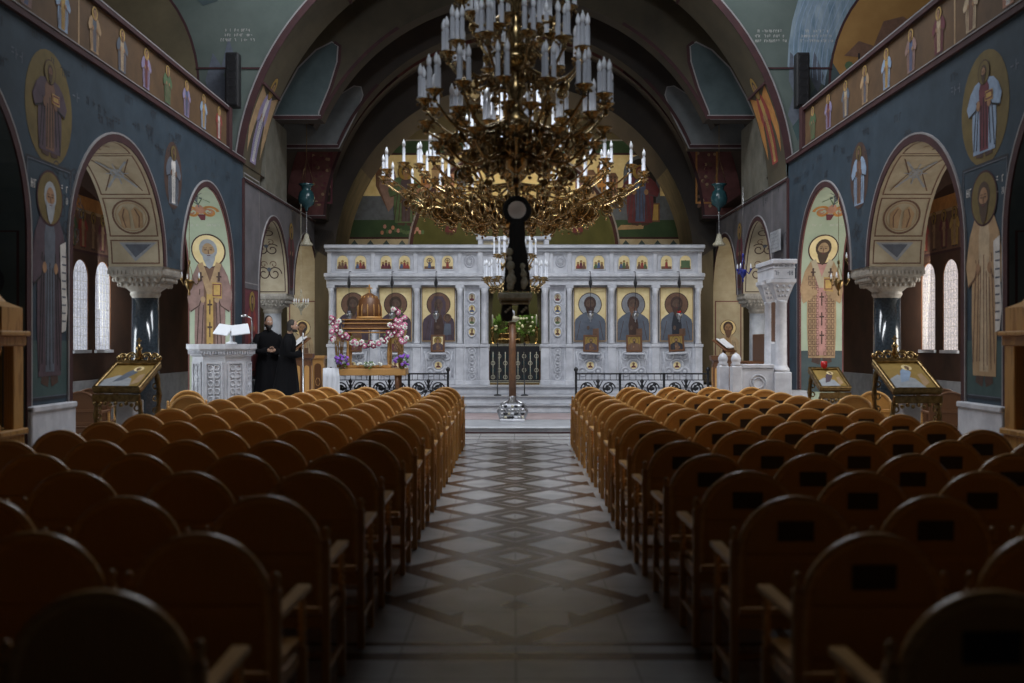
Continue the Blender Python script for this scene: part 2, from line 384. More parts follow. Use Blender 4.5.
# ---- floor with its inlaid aisle
def floor_material():
    m = bpy.data.materials.new('inlaid_marble_floor'); m.use_nodes = True
    nt = m.node_tree; N = nt.nodes; L = nt.links; B = N['Principled BSDF']
    tc = N.new('ShaderNodeTexCoord'); sp = N.new('ShaderNodeSeparateXYZ'); L.new(tc.outputs['Object'], sp.inputs[0])
    def M(op, a, b=None, c=None):
        n = N.new('ShaderNodeMath'); n.operation = op
        for i, v in enumerate((a, b, c)):
            if v is None: continue
            if isinstance(v, (int, float)): n.inputs[i].default_value = v
            else: L.new(v, n.inputs[i])
        return n.outputs[0]
    x, y = sp.outputs[0], sp.outputs[1]
    x = M('SUBTRACT', x, .01)
    au = M('DIVIDE', M('ABSOLUTE', x), .82)
    v = M('DIVIDE', M('SUBTRACT', y, 6.67), .93)
    def near_int(e): return M('ABSOLUTE', M('SUBTRACT', e, M('ROUND', e)))
    d1 = near_int(M('ADD', v, au)); d2 = near_int(M('SUBTRACT', v, au))
    inside = M('MULTIPLY', M('LESS_THAN', au, 1.10), M('MULTIPLY', M('GREATER_THAN', y, 5.7), M('LESS_THAN', y, 17.6)))
    low = M('GREATER_THAN', M('SUBTRACT', M('ADD', v, 1.0), au), -.12)          # nothing below the first lozenge
    band = M('MULTIPLY', M('MULTIPLY', M('LESS_THAN', M('MINIMUM', d1, d2), .115), inside), low)
    band = M('MULTIPLY', band, M('SUBTRACT', 1, M('MULTIPLY', M('LESS_THAN', au, .40), M('MULTIPLY', M('LESS_THAN', v, .40), M('GREATER_THAN', v, -.62)))))
    # small stone at each crossing: dark, with a pale heart
    vh = M('SUBTRACT', v, .5)
    dd = M('ADD', au, near_int(vh))
    knot = M('MULTIPLY', M('MULTIPLY', M('LESS_THAN', dd, .36), inside), M('GREATER_THAN', v, -.2))
    heart = M('MULTIPLY', M('MULTIPLY', M('LESS_THAN', dd, .17), inside), M('GREATER_THAN', v, .8))
    k0 = M('MULTIPLY', M('LESS_THAN', M('ADD', au, M('ABSOLUTE', M('ADD', v, .12))), .13), inside)
    dark = M('MAXIMUM', M('MAXIMUM', band, M('MULTIPLY', knot, M('SUBTRACT', 1, heart))), k0)
    def rowband(a, b): return M('MULTIPLY', M('MULTIPLY', M('GREATER_THAN', y, a), M('LESS_THAN', y, b)), M('LESS_THAN', M('ABSOLUTE', x), 1.9))
    dark = M('MAXIMUM', dark, rowband(5.42, 5.55)); dark = M('MAXIMUM', dark, rowband(5.68, 5.74))
    dark = M('MAXIMUM', dark, rowband(17.75, 17.85)); dark = M('MAXIMUM', dark, rowband(18.35, 18.42))
    joint = M('LESS_THAN', M('MINIMUM', near_int(M('DIVIDE', x, .64)), near_int(M('DIVIDE', y, .64))), .006)
    ns = N.new('ShaderNodeTexNoise'); ns.inputs['Scale'].default_value = 2.2; ns.inputs['Detail'].default_value = 7
    L.new(tc.outputs['Object'], ns.inputs[0])
    def ramp(c1, c2):
        r = N.new('ShaderNodeValToRGB'); r.color_ramp.elements[0].position = .3; r.color_ramp.elements[1].position = .7
        r.color_ramp.elements[0].color = (*c1, 1); r.color_ramp.elements[1].color = (*c2, 1); L.new(ns.outputs['Fac'], r.inputs[0]); return r.outputs[0]
    pale = ramp((.29, .285, .28), (.43, .42, .41)); brown = ramp((.055, .035, .026), (.095, .062, .045))
    def mix(f, a, b):
        n = N.new('ShaderNodeMix'); n.data_type = 'RGBA'; L.new(f, n.inputs[0])
        for i, v in ((6, a), (7, b)):
            if isinstance(v, tuple): n.inputs[i].default_value = v
            else: L.new(v, n.inputs[i])
        return n.outputs[2]
    c = mix(dark, pale, brown); c = mix(M('MULTIPLY', joint, .6), c, (.10, .09, .085, 1))
    L.new(c, B.inputs['Base Color'])
    B.inputs['Roughness'].default_value = .26; B.inputs['Specular IOR Level'].default_value = .45
    bp = N.new('ShaderNodeBump'); bp.inputs['Strength'].default_value = .08; bp.inputs['Distance'].default_value = .01
    L.new(ns.outputs['Fac'], bp.inputs['Height']); L.new(bp.outputs[0], B.inputs['Normal'])
    return m
mb = MB(); mb.face([(-9, -3, 0), (9, -3, 0), (9, 36, 0), (-9, 36, 0)], floor_material())
struct(mb.build('floor'), 'marble floor with brown lozenge inlay along the aisle')

# ---- platform and steps before the screen
mb = MB()
mb.bx(-5.45, 5.45, 19.0, 31.4, .002, .12, MARBG, .01); mb.bx(-5.45, 5.45, 18.97, 19.12, .095, .122, MARB, .006); mb.bx(-5.45, 5.45, 18.98, 18.999, .002, .03, F_LINE)
struct(mb.build('trim_1'), 'low white marble platform before the steps')
mb = MB(); mb.bx(-1.3, 1.3, 20.9, 22.7, .121, .13, PINKM)
struct(mb.build('trim_2'), 'pinkish stone band set in the platform')
for k, (y0, z0, z1) in enumerate(((22.9, .12, .29), (23.4, .29, .46), (24.5, .46, .64))):
    mb = MB(); w = 4.9 if k < 2 else 5.0
    mb.bx(-w, w, y0, 27.2, z0 + .001, z1, MARB, .012)
    mb.bx(-w - .01, w + .01, y0 - .03, y0 + .2, z1 - .035, z1 + .002, NOSE_SHADE, .008)  # dark strip painted in for the shadow under the step edge
    struct(mb.build('trim_%d' % (3 + k)), 'white marble step up to the screen')

SIDE = {-1: 'left', 1: 'right'}
def wallfn(s, y0, z0, off=0.0):
    return lambda u, v, h: (s * (HALF - h - off), y0 - s * u, z0 + v)
def facefn(x0, y, z0):
    return lambda u, v, h: (x0 + u, y - h, z0 + v)

def side_wall(s):
    xf, xb = s * HALF, s * (HALF + THK)
    prof = [(-2.0, 0.0), (YS[0][0], 0.0)]
    prof += [(YS[0][0], SPR)] + arch_profile(0) + [(YS[0][1], 0.0), (YS[1][0], 0.0), (YS[1][0], SPR)]
    prof += arch_profile(1) + arch_profile(2) + [(YS[2][1], 0.0), (20.3, 0.0), (YS[3][0], 0.0), (YS[3][0], SPR)]
    prof += arch_profile(3) + arch_profile(4) + [(YS[4][1], 0.0), (31.5, 0.0)]
    mb = MB()
    for (u0, z0), (u1, z1) in zip(prof, prof[1:]):
        east = u0 >= 20.29
        if abs(u1 - u0) > 1e-6:
            fm = F_GREYW if east else F_BLUE; zt = CC_ if east else COR
            mb.face([(xf, u0, z0), (xf, u1, z1), (xf, u1, zt), (xf, u0, zt)], fm)
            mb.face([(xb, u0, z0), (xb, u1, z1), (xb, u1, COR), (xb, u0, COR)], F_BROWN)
        if max(z0, z1) > .01:
            mm = F_MINT if YS[2][0] - .1 < u0 < YS[2][1] + .01 else F_CREAM
            if u0 < YS[0][1] + .01: mm = F_TEAL
            f = mb.face([(xf, u0, z0), (xb, u0, z0), (xb, u1, z1), (xf, u1, z1)], mm)
    mb.face([(xf, -2, COR), (xb, -2, COR), (xb, 31.5, COR), (xf, 31.5, COR)], F_BROWN)
    w = struct(mb.build('wall_' + SIDE[s]), 'blue frescoed arcade wall of the nave, %s side' % ('pulpit' if s < 0 else 'throne'))
    # dark red bands round the arches
    for i in range(5):
        mb = MB(); legs = SPR if i in (0,) else SPR
        for (o0, o1, th, m) in ((.0, .10, .022, F_LINE), (.10, .125, .024, F_WLINE)):
            A = arch_profile(i, 28, None, 1, o0); B = arch_profile(i, 28, None, 1, o1)
            za = [0.0 if ((i in (1, 3) and e == 0) or (i in (0, 2, 4) and e == 1) or i == 0) else SPR for e in (0, 1)]
            A = [(A[0][0], za[0])] + A + [(A[-1][0], za[1])]; B = [(B[0][0], za[0])] + B + [(B[-1][0], za[1])]
            for k in range(len(A) - 1):
                q = [A[k], A[k + 1], B[k + 1], B[k]]
                f = [(s * (HALF - th), a, z) for a, z in q]; g = [(s * HALF, a, z) for a, z in q]
                mb.face(f, m); mb.face([f[0], f[1], g[1], g[0]], m); mb.face([f[2], f[3], g[3], g[2]], m)
        mb.build('arch_border', w, merge=False)
    # cornice
    mb = MB()
    mb.bx(xf - s * .05, xf + s * .01, -2, 20.3, COR - .01, COR + .09, F_LINE)
    mb.bx(xf - s * .06, xf + s * .01, -2, 20.3, COR + .07, COR + .085, F_WLINE)
    mb.bx(xf - s * .03, xf + s * .69, 20.3, 31.4, CC_ - .05, CC_ + .01, F_LINE)
    mb.bx(xf - s * .04, xf + s * .01, 20.3, 31.4, CC_ - .005, CC_ + .015, F_WLINE)
    mb.build('cornice', w)
    mb = MB()
    mb.bx(xf - s * .03, xf + s * .01, 20.22, 20.34, 0.12, CC_ - .03, F_LINE); mb.build('corner_band', w)
    mb = MB()
    if s > 0: y0, y1 = 12.78, 11.2
    mb.bx(xf - s * .07, xb, YS[0][1] + .02, YS[1][0] - .02, 0.001, .98, MARB, .012)
    mb.bx(xf - s * .09, xb, YS[0][1] + .02, YS[1][0] - .02, .93, 1.0, MARB, .012)
    mb.build('pier_plinth', w)
    mb = MB()
    mb.bx(xf - s * .05, xb, YS[2][1] + .02, 20.3, 0.12, .75, MARB, .012)
    mb.bx(xf - s * .05, xb, 20.3, YS[3][0] - .02, 0.12, .95, MARBG, .012)
    mb.build('pier_plinth', w)
    # columns with their capitals
    for (ya, yb, k) in ((YS[1][1], YS[2][0], 0), (YS[3][1], YS[4][0], 1)):
        yc = (ya + yb) / 2; xc = s * (HALF + THK / 2 + .02)
        mb = MB()
        mb.lathe([(.30, .0), (.30, .10), (.27, .14), (.235, .20), (.22, .26), (.215, .9), (.205, 2.45)], GRANITE if k == 0 else MARBG, (xc, yc, 0), 28)
        c = mb.build('column', w)
        mb = MB()
        mb.bx(xc - .36, xc + .36, yc - .36, yc + .36, .001, .95, MARBG, .02) if k == 1 else mb.bx(xc - .34, xc + .34, yc - .34, yc + .34, .001, .30, MARB, .02)
        mb.build('column_base', w)
        mb = MB(); rows = []
        for (h, a) in ((2.44, .205), (2.50, .24), (2.54, .23), (2.58, .27), (2.68, .35), (2.77, .40), (2.78, .425), (2.86, .44), (2.92, .44)):
            row = []
            for t in range(32):
                an = 2 * pi * t / 32; cx_, sy = cos(an), sin(an)
                q = min(1.0, max(0.0, (h - 2.52) / .2)); mx = max(abs(cx_), abs(sy))
                k2 = (1 - q) + q / mx
                row.append((xc + a * k2 * cx_ * .98, yc + a * k2 * sy, h))
            rows.append(row)
        mb.grid(rows, CAPM, False, True, True)
        # carved leaves
        for t in range(28):
            an = 2 * pi * t / 28; mx = max(abs(cos(an)), abs(sin(an)))
            for (h, a) in ((2.65, .325), (2.725, .385)):
                mb.ball((xc + (a / mx) * cos(an), yc + (a / mx) * sin(an), h), .033, CAPM, 6, (1, 1, 1.3))
        for t in range(14):
            for e in (-1, 1):
                mb.bx(xc - .43 + t * .062, xc - .40 + t * .062, yc + e * .44 - .015, yc + e * .44 + .015, 2.80, 2.86, CAPM)
                mb.bx(xc + e * .43 - .015, xc + e * .43 + .015, yc - .43 + t * .062, yc - .40 + t * .062, 2.80, 2.86, CAPM)
        mb.build('capital', w)
    # --------- paintings on the nave face
    yc = (YS[0][1] + YS[1][0]) / 2
    p = Paint()
    p.a(circ(0, 4.50, .60, 32, .68), 'fgold', 0)
    if s < 0: saint(p, 0, 3.92, 1.16, P['plum'], P['brown'], 'hair', 'hair', 'fgold', 'book', 2.1, 2, skin='brown', fold='black')
    else: saint(p, 0, 3.92, 1.16, P['lblue'], P['wine'], 'hair', 'hair', 'fgold', 'book', 2.1, 2, fold='black')
    p.glyphs(-.9, 4.85, .28, .12, 3, 'slate', 0, 3); p.glyphs(.62, 4.75, .24, .12, 2, 'slate', 0, 4)
    p.build('fresco_medallion', wallfn(s, yc, 0), w)
    p = Paint()
    p.a(rect(-.56, .56, 1.08, 1.75), 'ground', 0); p.frame(-.58, .58, 1.05, 3.86, .035, 'night', 1)
    p.frame(-.545, .545, 1.085, 3.83, .012, 'slate', 2)
    if s < 0: saint(p, 0, 1.2, 2.58, P['plum'], P['slate'], 'grey', 'grey', 'fgold', 'scroll', 1.0, 1, fold='black', seed=2)
    else: saint(p, 0, 1.2, 2.58, P['tan'], P['sand'], 'hair', 'hair', 'fgold', 'scroll', 1.0, 1, fold='brown', seed=5)
    p.glyphs(-.46, 3.5, .16, .1, 2, 'white', 2, 5); p.glyphs(.3, 3.56, .2, .08, 3, 'white', 2, 6); p.glyphs(.3, 3.42, .2, .08, 3, 'white', 2, 7)
    p.build('fresco_saint', wallfn(s, yc, 0), w)
    p = Paint()
    p.a(circ(0, 4.42, .42, 28, .54), 'dbrown', 0)
    saint(p, 0, 3.9, 1.02, P['slate'] if s < 0 else P['lblue'], P['white'] if s < 0 else P['brown'], 'hair', 'hair', 'fgold', 'plain', 1.9, 1, skin='brown', fold='black', seed=3)
    p.build('fresco_medallion', wallfn(s, 16.13, 0), w)
    # dark scattered lettering and sprays over the blue ground
    p = Paint(); rr = random.Random(11 + s)
    for k in range(34):
        u = rr.uniform(-7.5, 3.6); v = rr.uniform(4.62, 5.25)
        p.glyphs(u, v, .3, .11, 3, 'night', .1 * (k % 9), k)
    for k in range(26):
        u = rr.choice((rr.uniform(-.3, .3), rr.uniform(-4.5, -3.4))); v = rr.uniform(2.95, 3.9)
        p.scroll(u, v, .10, 1.2, .014, 'night', .1 * (k % 9), rr.choice((-1, 1)), rr.uniform(0, 6))
    p.build('fresco_lettering', wallfn(s, 16.13, 0), w)
    # --------- soffits and jambs, painted
    def soffit(i, tmin=None):
        a, b = YS[i]; r = (b - a) / 2; c = (a + b) / 2; h0 = 1.60
        def fn(u, v, h):      # u across the thickness from the nave edge, v along the arch from the far springing
            L = v / ((r + h0) / 2)
            return (s * (HALF + u), c + (r - h) * cos(L), SPR + (h0 - h) * sin(L))
        return fn
    def jamb(i):
        b = YS[i][1]
        return lambda u, v, h: (s * (HALF + THK / 2) + u, b - h, v)
    # arch with the ornamental soffit
    for i, (c1, c2) in ((1, ('sand', 'brown')), (3, ('sand', 'dbrown'))):
        p = Paint(); q = p
        def panel(v0, v1, lv=0):
            n = 6
            for k in range(n):
                a0 = v0 + (v1 - v0) * k / n; a1 = v0 + (v1 - v0) * (k + 1) / n
                p.a(rect(.05, .80, a0, a1), 'cream', lv)
            p.frame(.045, .805, v0, v1, .022, c2, lv + 1)
        if i == 1:
            panel(.04, .42); p.a([(.08,.38),(.67,.38),(.425,.08)], 'grey', 2); p.a([(.17,.35),(.58,.35),(.425,.14)], 'slate', 3)
            panel(.47, 1.12); p.ring(.425, .80, .29, .03, 'brown', 3); p.ring(.425, .80, .24, .012, 'tan', 3)
            for e in (-1, 1):
                p.a([(.425 + e * .03, .60), (.425 + e * .16, .62), (.425 + e * .19, .85), (.425 + e * .09, .97), (.425 + e * .02, .90)], 'tan', 4)
                p.stroke([(.425 + e * .10, .62), (.425 + e * .13, .8), (.425 + e * .08, .93)], .018, 'brown', 5)
            panel(1.17, 2.05)
            for a in range(8):
                t = pi / 4 * a; L = .40 if a % 2 else .22
                p.line(.425, 1.60, .425 + L * .78 * cos(t), 1.60 + L * sin(t), .035 if a % 2 else .02, 'grey', 3)
            p.ring(.425, 1.60, .10, .025, 'grey', 4)
            for e in (-1, 1): p.stroke([(.425 + e * .28, 1.25), (.425 + e * .10, 1.60), (.425 + e * .28, 1.95)], .016, 'brown', 3)
            panel(2.10, 3.2)
            for a in range(8):
                t = pi / 4 * a; p.line(.425, 2.65, .425 + .25 * cos(t), 2.65 + .4 * sin(t), .022, 'brown', 3)
        else:
            panel(.03, 3.6)
            for k, v in enumerate((.45, 1.05, 1.6, 2.15, 2.7)):
                for e in (-1, 1):
                    p.scroll(.425 + e * .13, v, .17, 1.4, .026, 'dbrown', 3, e, .6 * k); p.scroll(.425 + e * .12, v + .22, .09, 1.1, .018, 'brown', 4, -e, k)
                p.a(circ(.425, v + .1, .05, 10), 'slate', 5)
        p.build('soffit_painting', soffit(i), w, cut=.11, step=.0026)
    # the far jamb of the second arch: a standing bishop, vases above
    p = Paint(); VZ = .66
    def jsoff(u, v, h):          # v runs up the jamb and on round the soffit; v = 0 at the springing
        if v <= 0: return (s * (HALF + THK / 2) + u, YS[2][1] - h, SPR + v)
        r = ra(2); c = sum(YS[2]) / 2; t = v / ((r + 1.6) / 2)
        return (s * (HALF + THK / 2) + u, c + (r - h) * cos(t), SPR + (1.60 - h) * sin(t))
    for k in range(44): p.a(rect(-.415, .415, -2.15 + k * .104, -2.15 + (k + 1) * .104 + .001), 'mint', 0)
    if s > 0: p.a(rect(-.415, .415, -2.15, -1.35), 'teal', .5)
    for e in (-1, 1):
        p.scroll(e * .17, 1.42, .16, 1.3, .06, 'orange', 2, e, 0); p.scroll(e * .16, 1.42, .09, 1.0, .035, 'rosy', 3, -e, 0)
        p.stroke([(0, 1.62), (e * .12, 1.82), (e * .24, 1.70)], .02, 'green', 3); p.stroke([(0, 1.7), (e * .07, 1.95), (e * .18, 2.05)], .016, 'slate', 3)
    p.a(circ(0, 1.50, .08, 12, .13), 'rosy', 4); p.a([(-.08, 1.36), (.08, 1.36), (.04, 1.22), (-.04, 1.22)], 'wine', 4)
    p.line(0, 1.55, 0, 2.1, .02, 'slate', 4)
    for k in range(5): p.a(circ(-.1 + .05 * k, 1.85 + .07 * (k % 2), .03, 8), 'teal', 5)
    if s < 0: saint(p, 0, -1.95, 2.93, P['mauve'], P['brown'], 'grey', 'grey', 'gold', 'bishop', .83, 1, skin='tan', fold='dbrown', seed=8, hr=1.55)
    else: saint(p, 0, -1.62, 2.58, P['tan'], P['pink'], 'hair', 'hair', 'gold', 'bishop', .90, 1, skin='tan', fold='tan', seed=9, hr=1.55)
    if s > 0:
        for i in range(7):
            for j in range(15):
                q0 = -.26 + i * .074; b0 = -1.45 + j * .105
                if abs(q0 + .03) > .05: p.frame(q0, q0 + .062, b0, b0 + .085, .014, 'brown', 5.6)
    p.glyphs(-.3, 1.08, .2, .05, 4, 'white', 3, 21); p.glyphs(.05, 1.08, .28, .05, 6, 'white', 3, 22)
    for e in (-1, 1):
        for k in range(44): p.a(rect(e * .412 - .014, e * .412 + .014, -2.15 + k * .104, -2.15 + (k + 1) * .104), 'mred', 2)
    p.build('fresco_bishop', jsoff, w, cut=.07, step=.0018)
    # fresco saints of the choir walls
    p = Paint()
    p.frame(-.62, .62, 1.0, 2.85, .03, 'line', 0); p.a(rect(-.58, .58, 1.03, 2.82), 'wine', 0)
    saint(p, 0, 1.05, 1.78, P['red'], P['wine'], 'hair', 'hair', 'ogold', 'plain', 1.3, 1, fold='wine', seed=12)
    p.frame(-.62, .62, 2.95, 5.2, .025, 'wline', 0)
    p.build('fresco_saint', wallfn(s, 20.97, 0), w)
    p = Paint()
    saint(p, 0, 3.0, 1.7, P['wine'], P['dbrown'], 'hair', 'hair', 'ogold', 'plain', 1.2, 1, fold='black', seed=13)
    p.build('fresco_saint', wallfn(s, 24.66, 0), w)
    p = Paint()
    p.a(rect(-.37, .37, .75, 2.85), 'cream', 0); bust(p, 0, 1.3, .62, 1.2, P['sand'], P['tan'], 'dbrown', 'brown', 'gold', 2)
    p.a(rect(-.37, .37, .75, 1.3), 'brown', 1); p.frame(-.37, .37, .75, 2.9, .03, 'mred', 3)
    p.build('fresco_saint', lambda u, v, h: (s * (HALF + THK / 2) + u, YS[4][1] - h, v), w)
    p = Paint()
    p.a(rect(-.37, .37, .95, 2.9), 'cream', 0); p.frame(-.37, .37, .95, 2.9, .03, 'mred', 1)
    for k in range(3): p.scroll(0, 1.4 + .5 * k, .2, 1.3, .03, 'brown', 2, (-1) ** k)
    p.build('jamb_painting', lambda u, v, h: (s * (HALF + THK / 2) + u, YS[3][1] + .001 - h, v + 10), None) if False else None
    # painted near arch jamb
    p = Paint()
    for k in range(7):
        p.scroll(0, .6 + k * .36, .19, 1.3, .045, 'night', 1, (-1) ** k, .4 * k)
    p.frame(-.36, .36, .3, 3.0, .03, 'line', 1)
    p.build('jamb_painting', jamb(0), w)
    p = Paint()
    for k in range(8): p.scroll(.425, .25 + k * .36, .19, 1.3, .045, 'night', 1, (-1) ** k, .4 * k)
    def s0(u, v, h):
        r = ra(0); c = sum(YS[0]) / 2; L = v / r
        return (s * (HALF + u), c + (r - h) * cos(L), SPR + (1.75 - h) * sin(L))
    p.build('soffit_painting', s0, w, cut=.11)
    return w
WALLS = {s: side_wall(s) for s in (-1, 1)}

# ---- gallery parapet with the frieze of saints
def parapet(s):
    mb = MB()
    xf = s * HALF
    mb.bx(xf, xf + s * .18, -2, 19.2, COR + .09, WZ, F_OCHRE)
    w = struct(mb.build('trim_%d' % (6 if s < 0 else 7)), 'painted gallery parapet above the arcade')
    mb = MB(); mb.bx(xf - s * .05, xf + s * .22, -2, 19.25, WZ - .03, WZ + .06, F_LINE); mb.bx(xf - s * .055, xf + s * .0, -2, 19.25, WZ + .03, WZ + .05, F_WLINE)
    mb.build('rail', w)
    mb = MB(); mb.bx(xf - s * .06, xf + s * .22, 19.12, 19.32, COR + .06, WZ + .05, F_LINE); mb.build('end_post', w)
    cols = ['violet', 'lblue', 'red', 'slate', 'sand', 'green', 'mauve', 'lblue', 'tan', 'rosy', 'violet', 'wine']
    inn = ['white', 'ochre', 'blue', 'sand', 'wine', 'white', 'slate', 'ochre', 'blue', 'green', 'brown', 'sand']
    for k in range(12):
        y = 18.62 - .92 * k
        p = Paint(); i = (k + (3 if s > 0 else 0)) % 12
        saint(p, 0, COR + .12, .63, P[cols[(i * 5 + 2) % 12]], P[inn[(i * 7) % 12]], 'hair', 'brown' if k % 2 else None, 'ochre', 'plain', 1.8, 1, fold='brown', seed=k, hk=1.45, hr=1.45)
        if k == 7: p.a(rect(-.47 if s > 0 else .43, -.43 if s > 0 else .47, COR + .1, WZ - .03), 'tan', 0)
        p.build('fresco_saint', wallfn(s, y, 0), w)
    return w
PARA = {s: parapet(s) for s in (-1, 1)}
WALLS[1].location.x = PARA[1].location.x = .07

# ---- aisle and gallery shell
def shell(s):
    xo = s * 8.5
    wins = [(10.6, 11.4), (12.2, 13.0), (15.2, 16.0), (16.5, 17.3)] + ([(19.28, 19.97), (20.30, 21.07)] if s < 0 else [(19.14, 19.82), (20.18, 20.86)])  # first four are unseen, added as sources for the aisle fill lamps
    mb = MB()
    ys = [-2.2]
    for a, b in wins: ys += [a, b]
    ys.append(31.7)
    zb, zs = 1.58, 3.02
    for k in range(0, len(ys) - 1, 2):
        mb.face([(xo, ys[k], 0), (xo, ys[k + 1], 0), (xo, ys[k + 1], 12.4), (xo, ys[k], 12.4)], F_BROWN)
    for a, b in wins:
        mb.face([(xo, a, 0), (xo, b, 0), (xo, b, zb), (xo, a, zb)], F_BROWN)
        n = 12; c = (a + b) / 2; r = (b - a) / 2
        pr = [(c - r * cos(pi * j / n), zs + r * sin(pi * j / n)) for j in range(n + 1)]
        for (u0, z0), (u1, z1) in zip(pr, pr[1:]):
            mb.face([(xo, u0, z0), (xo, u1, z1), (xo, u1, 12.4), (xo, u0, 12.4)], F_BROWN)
        ring = [(a, zb), (b, zb)] + list(reversed(pr)); m = len(ring)
        for k in range(m):
            (u0, z0), (u1, z1) = ring[k], ring[(k + 1) % m]
            mb.face([(xo, u0, z0), (xo, u1, z1), (xo + s * .22, u1, z1), (xo + s * .22, u0, z0)], F_BROWN)
    w = struct(mb.build('wall_aisle_' + SIDE[s]), 'dark brown outer wall of the side aisle')
    mb = MB(); mb.bx(xo - s * .06, xo, -2, 31.5, .001, .98, MARBG); mb.build('dado', w)
    p = Paint()
    p.a(rect(-2.2, 2.2, 3.55, 4.35), 'brown', 0); p.a(rect(-2.2, 2.2, 4.35, 4.62), 'orange', 0); p.a(rect(-2.2, 2.2, 4.30, 4.36), 'tan', 1); p.frame(-2.2, 2.2, 3.5, 5.0, .05, 'line', 2)
    for k in range(9): saint(p, -1.9 + .47 * k, 3.58, .76, P[('wine', 'ochre', 'green', 'red', 'brown')[k % 5]], P['tan'], 'hair', 'hair', 'ogold', 'plain', 1.6, 1, fold='brown', seed=k, hk=1.3)
    p.build('fresco_frieze', lambda u, v, h: (xo - s * h, 20.2 - s * u, v), w)
    # bright leaded windows
    gl = GLASS[s]
    for i, (a, b) in enumerate(wins):
        c = (a + b) / 2; r = (b - a) / 2; n = 12
        mb = MB()
        mb.face([(xo + s * .02, u, z) for u, z in [(a, zb), (b, zb)] + [(c + r * cos(pi * j / n), zs + r * sin(pi * j / n)) for j in range(n + 1)]], gl)
        g = struct(mb.build('window_%d' % (i + (1 if s < 0 else 7))), 'tall arched daylit window with pale leaded glass')
        mb = MB()
        o = [(a, zb), (b, zb)] + [(c + r * cos(pi * j / n), zs + r * sin(pi * j / n)) for j in range(n + 1)]
        mb.tube([(xo + s * .01, u, z) for u, z in o], .014, DARKW, 6, True)
        rr = random.Random(i)
        for k in range(5): mb.tube([(xo + s * .012, a + .08 + (b - a - .16) * k / 4, zb), (xo + s * .012, a + .08 + (b - a - .16) * k / 4, zs + r * .6)], .003, PALE, 4)
        for k in range(9): mb.tube([(xo + s * .012, a, zb + .1 + k * .18), (xo + s * .012, b, zb + .1 + k * .18)], .003, PALE, 4)
        mb.build('window_frame', g)
        mb = MB(); mb.bx(xo - s * .05, xo + s * .12, a - .05, b + .05, zb - .06, zb, MARB); mb.build('window_sill', g)
    # aisle ceiling = gallery floor
    mb = MB(); mb.bx(s * (HALF + THK), xo, -2, 31.5, 5.1, 5.36, F_BROWN)
    struct(mb.build('trim_%d' % (8 if s < 0 else 9)), 'painted ceiling of the side aisle')
    # cross arches of the aisle
    for q, yy in enumerate((16.1, 22.6)):
        mb = MB(); n = 16; xa, xb = s * (HALF + THK), xo; c = (xa + xb) / 2; r = abs(xb - xa) / 2
        pr = [(c - (xb - xa) / 2 * cos(pi * j / n), 3.35 + r * .95 * sin(pi * j / n)) for j in range(n + 1)]
        for (u0, z0), (u1, z1) in zip(pr, pr[1:]):
            for yv in (yy - .3, yy + .3): mb.face([(u0, yv, z0), (u1, yv, z1), (u1, yv, 5.1), (u0, yv, 5.1)], F_BROWN)
            mb.face([(u0, yy - .3, z0), (u1, yy - .3, z1), (u1, yy + .3, z1), (u0, yy + .3, z0)], F_ORANGE)
        struct(mb.build('trim_%d' % ((10 if s < 0 else 12) + q)), 'ochre painted cross arch in the side aisle')
def window_glass(name, col, k):
    m = bpy.data.materials.new(name); m.use_nodes = True; nt = m.node_tree; N = nt.nodes; L = nt.links; B = N['Principled BSDF']
    tc = N.new('ShaderNodeTexCoord'); v = N.new('ShaderNodeTexVoronoi'); v.feature = 'DISTANCE_TO_EDGE'; v.inputs['Scale'].default_value = 17
    L.new(tc.outputs['Object'], v.inputs['Vector'])
    r = N.new('ShaderNodeValToRGB'); r.color_ramp.elements[0].position = .03; r.color_ramp.elements[1].position = .24
    r.color_ramp.elements[0].color = (col[0] * .58, col[1] * .60, col[2] * .66, 1); r.color_ramp.elements[1].color = (*col, 1)
    L.new(v.outputs['Distance'], r.inputs[0]); L.new(r.outputs[0], B.inputs['Emission Color']); B.inputs['Base Color'].default_value = (.15, .15, .16, 1)
    B.inputs['Emission Strength'].default_value = k
    return m
GLASS = {-1: window_glass('cool_leaded_glass', (.78, .80, .88), .70), 1: window_glass('warm_leaded_glass', (.98, .86, .81), .78)}
for s in (-1, 1): shell(s)
mb = MB(); mb.face([(-8.5, -2, 0), (8.5, -2, 0), (8.5, -2, 12.4), (-8.5, -2, 12.4)], F_BROWN)
struct(mb.build('wall_back'), 'brown west wall of the nave')
mb = MB(); mb.face([(-8.5, -2.2, 12.4), (8.5, -2.2, 12.4), (8.5, 31.7, 12.4), (-8.5, 31.7, 12.4)], F_VAULT)
struct(mb.build('ceiling'), 'dark painted ceiling over the nave')

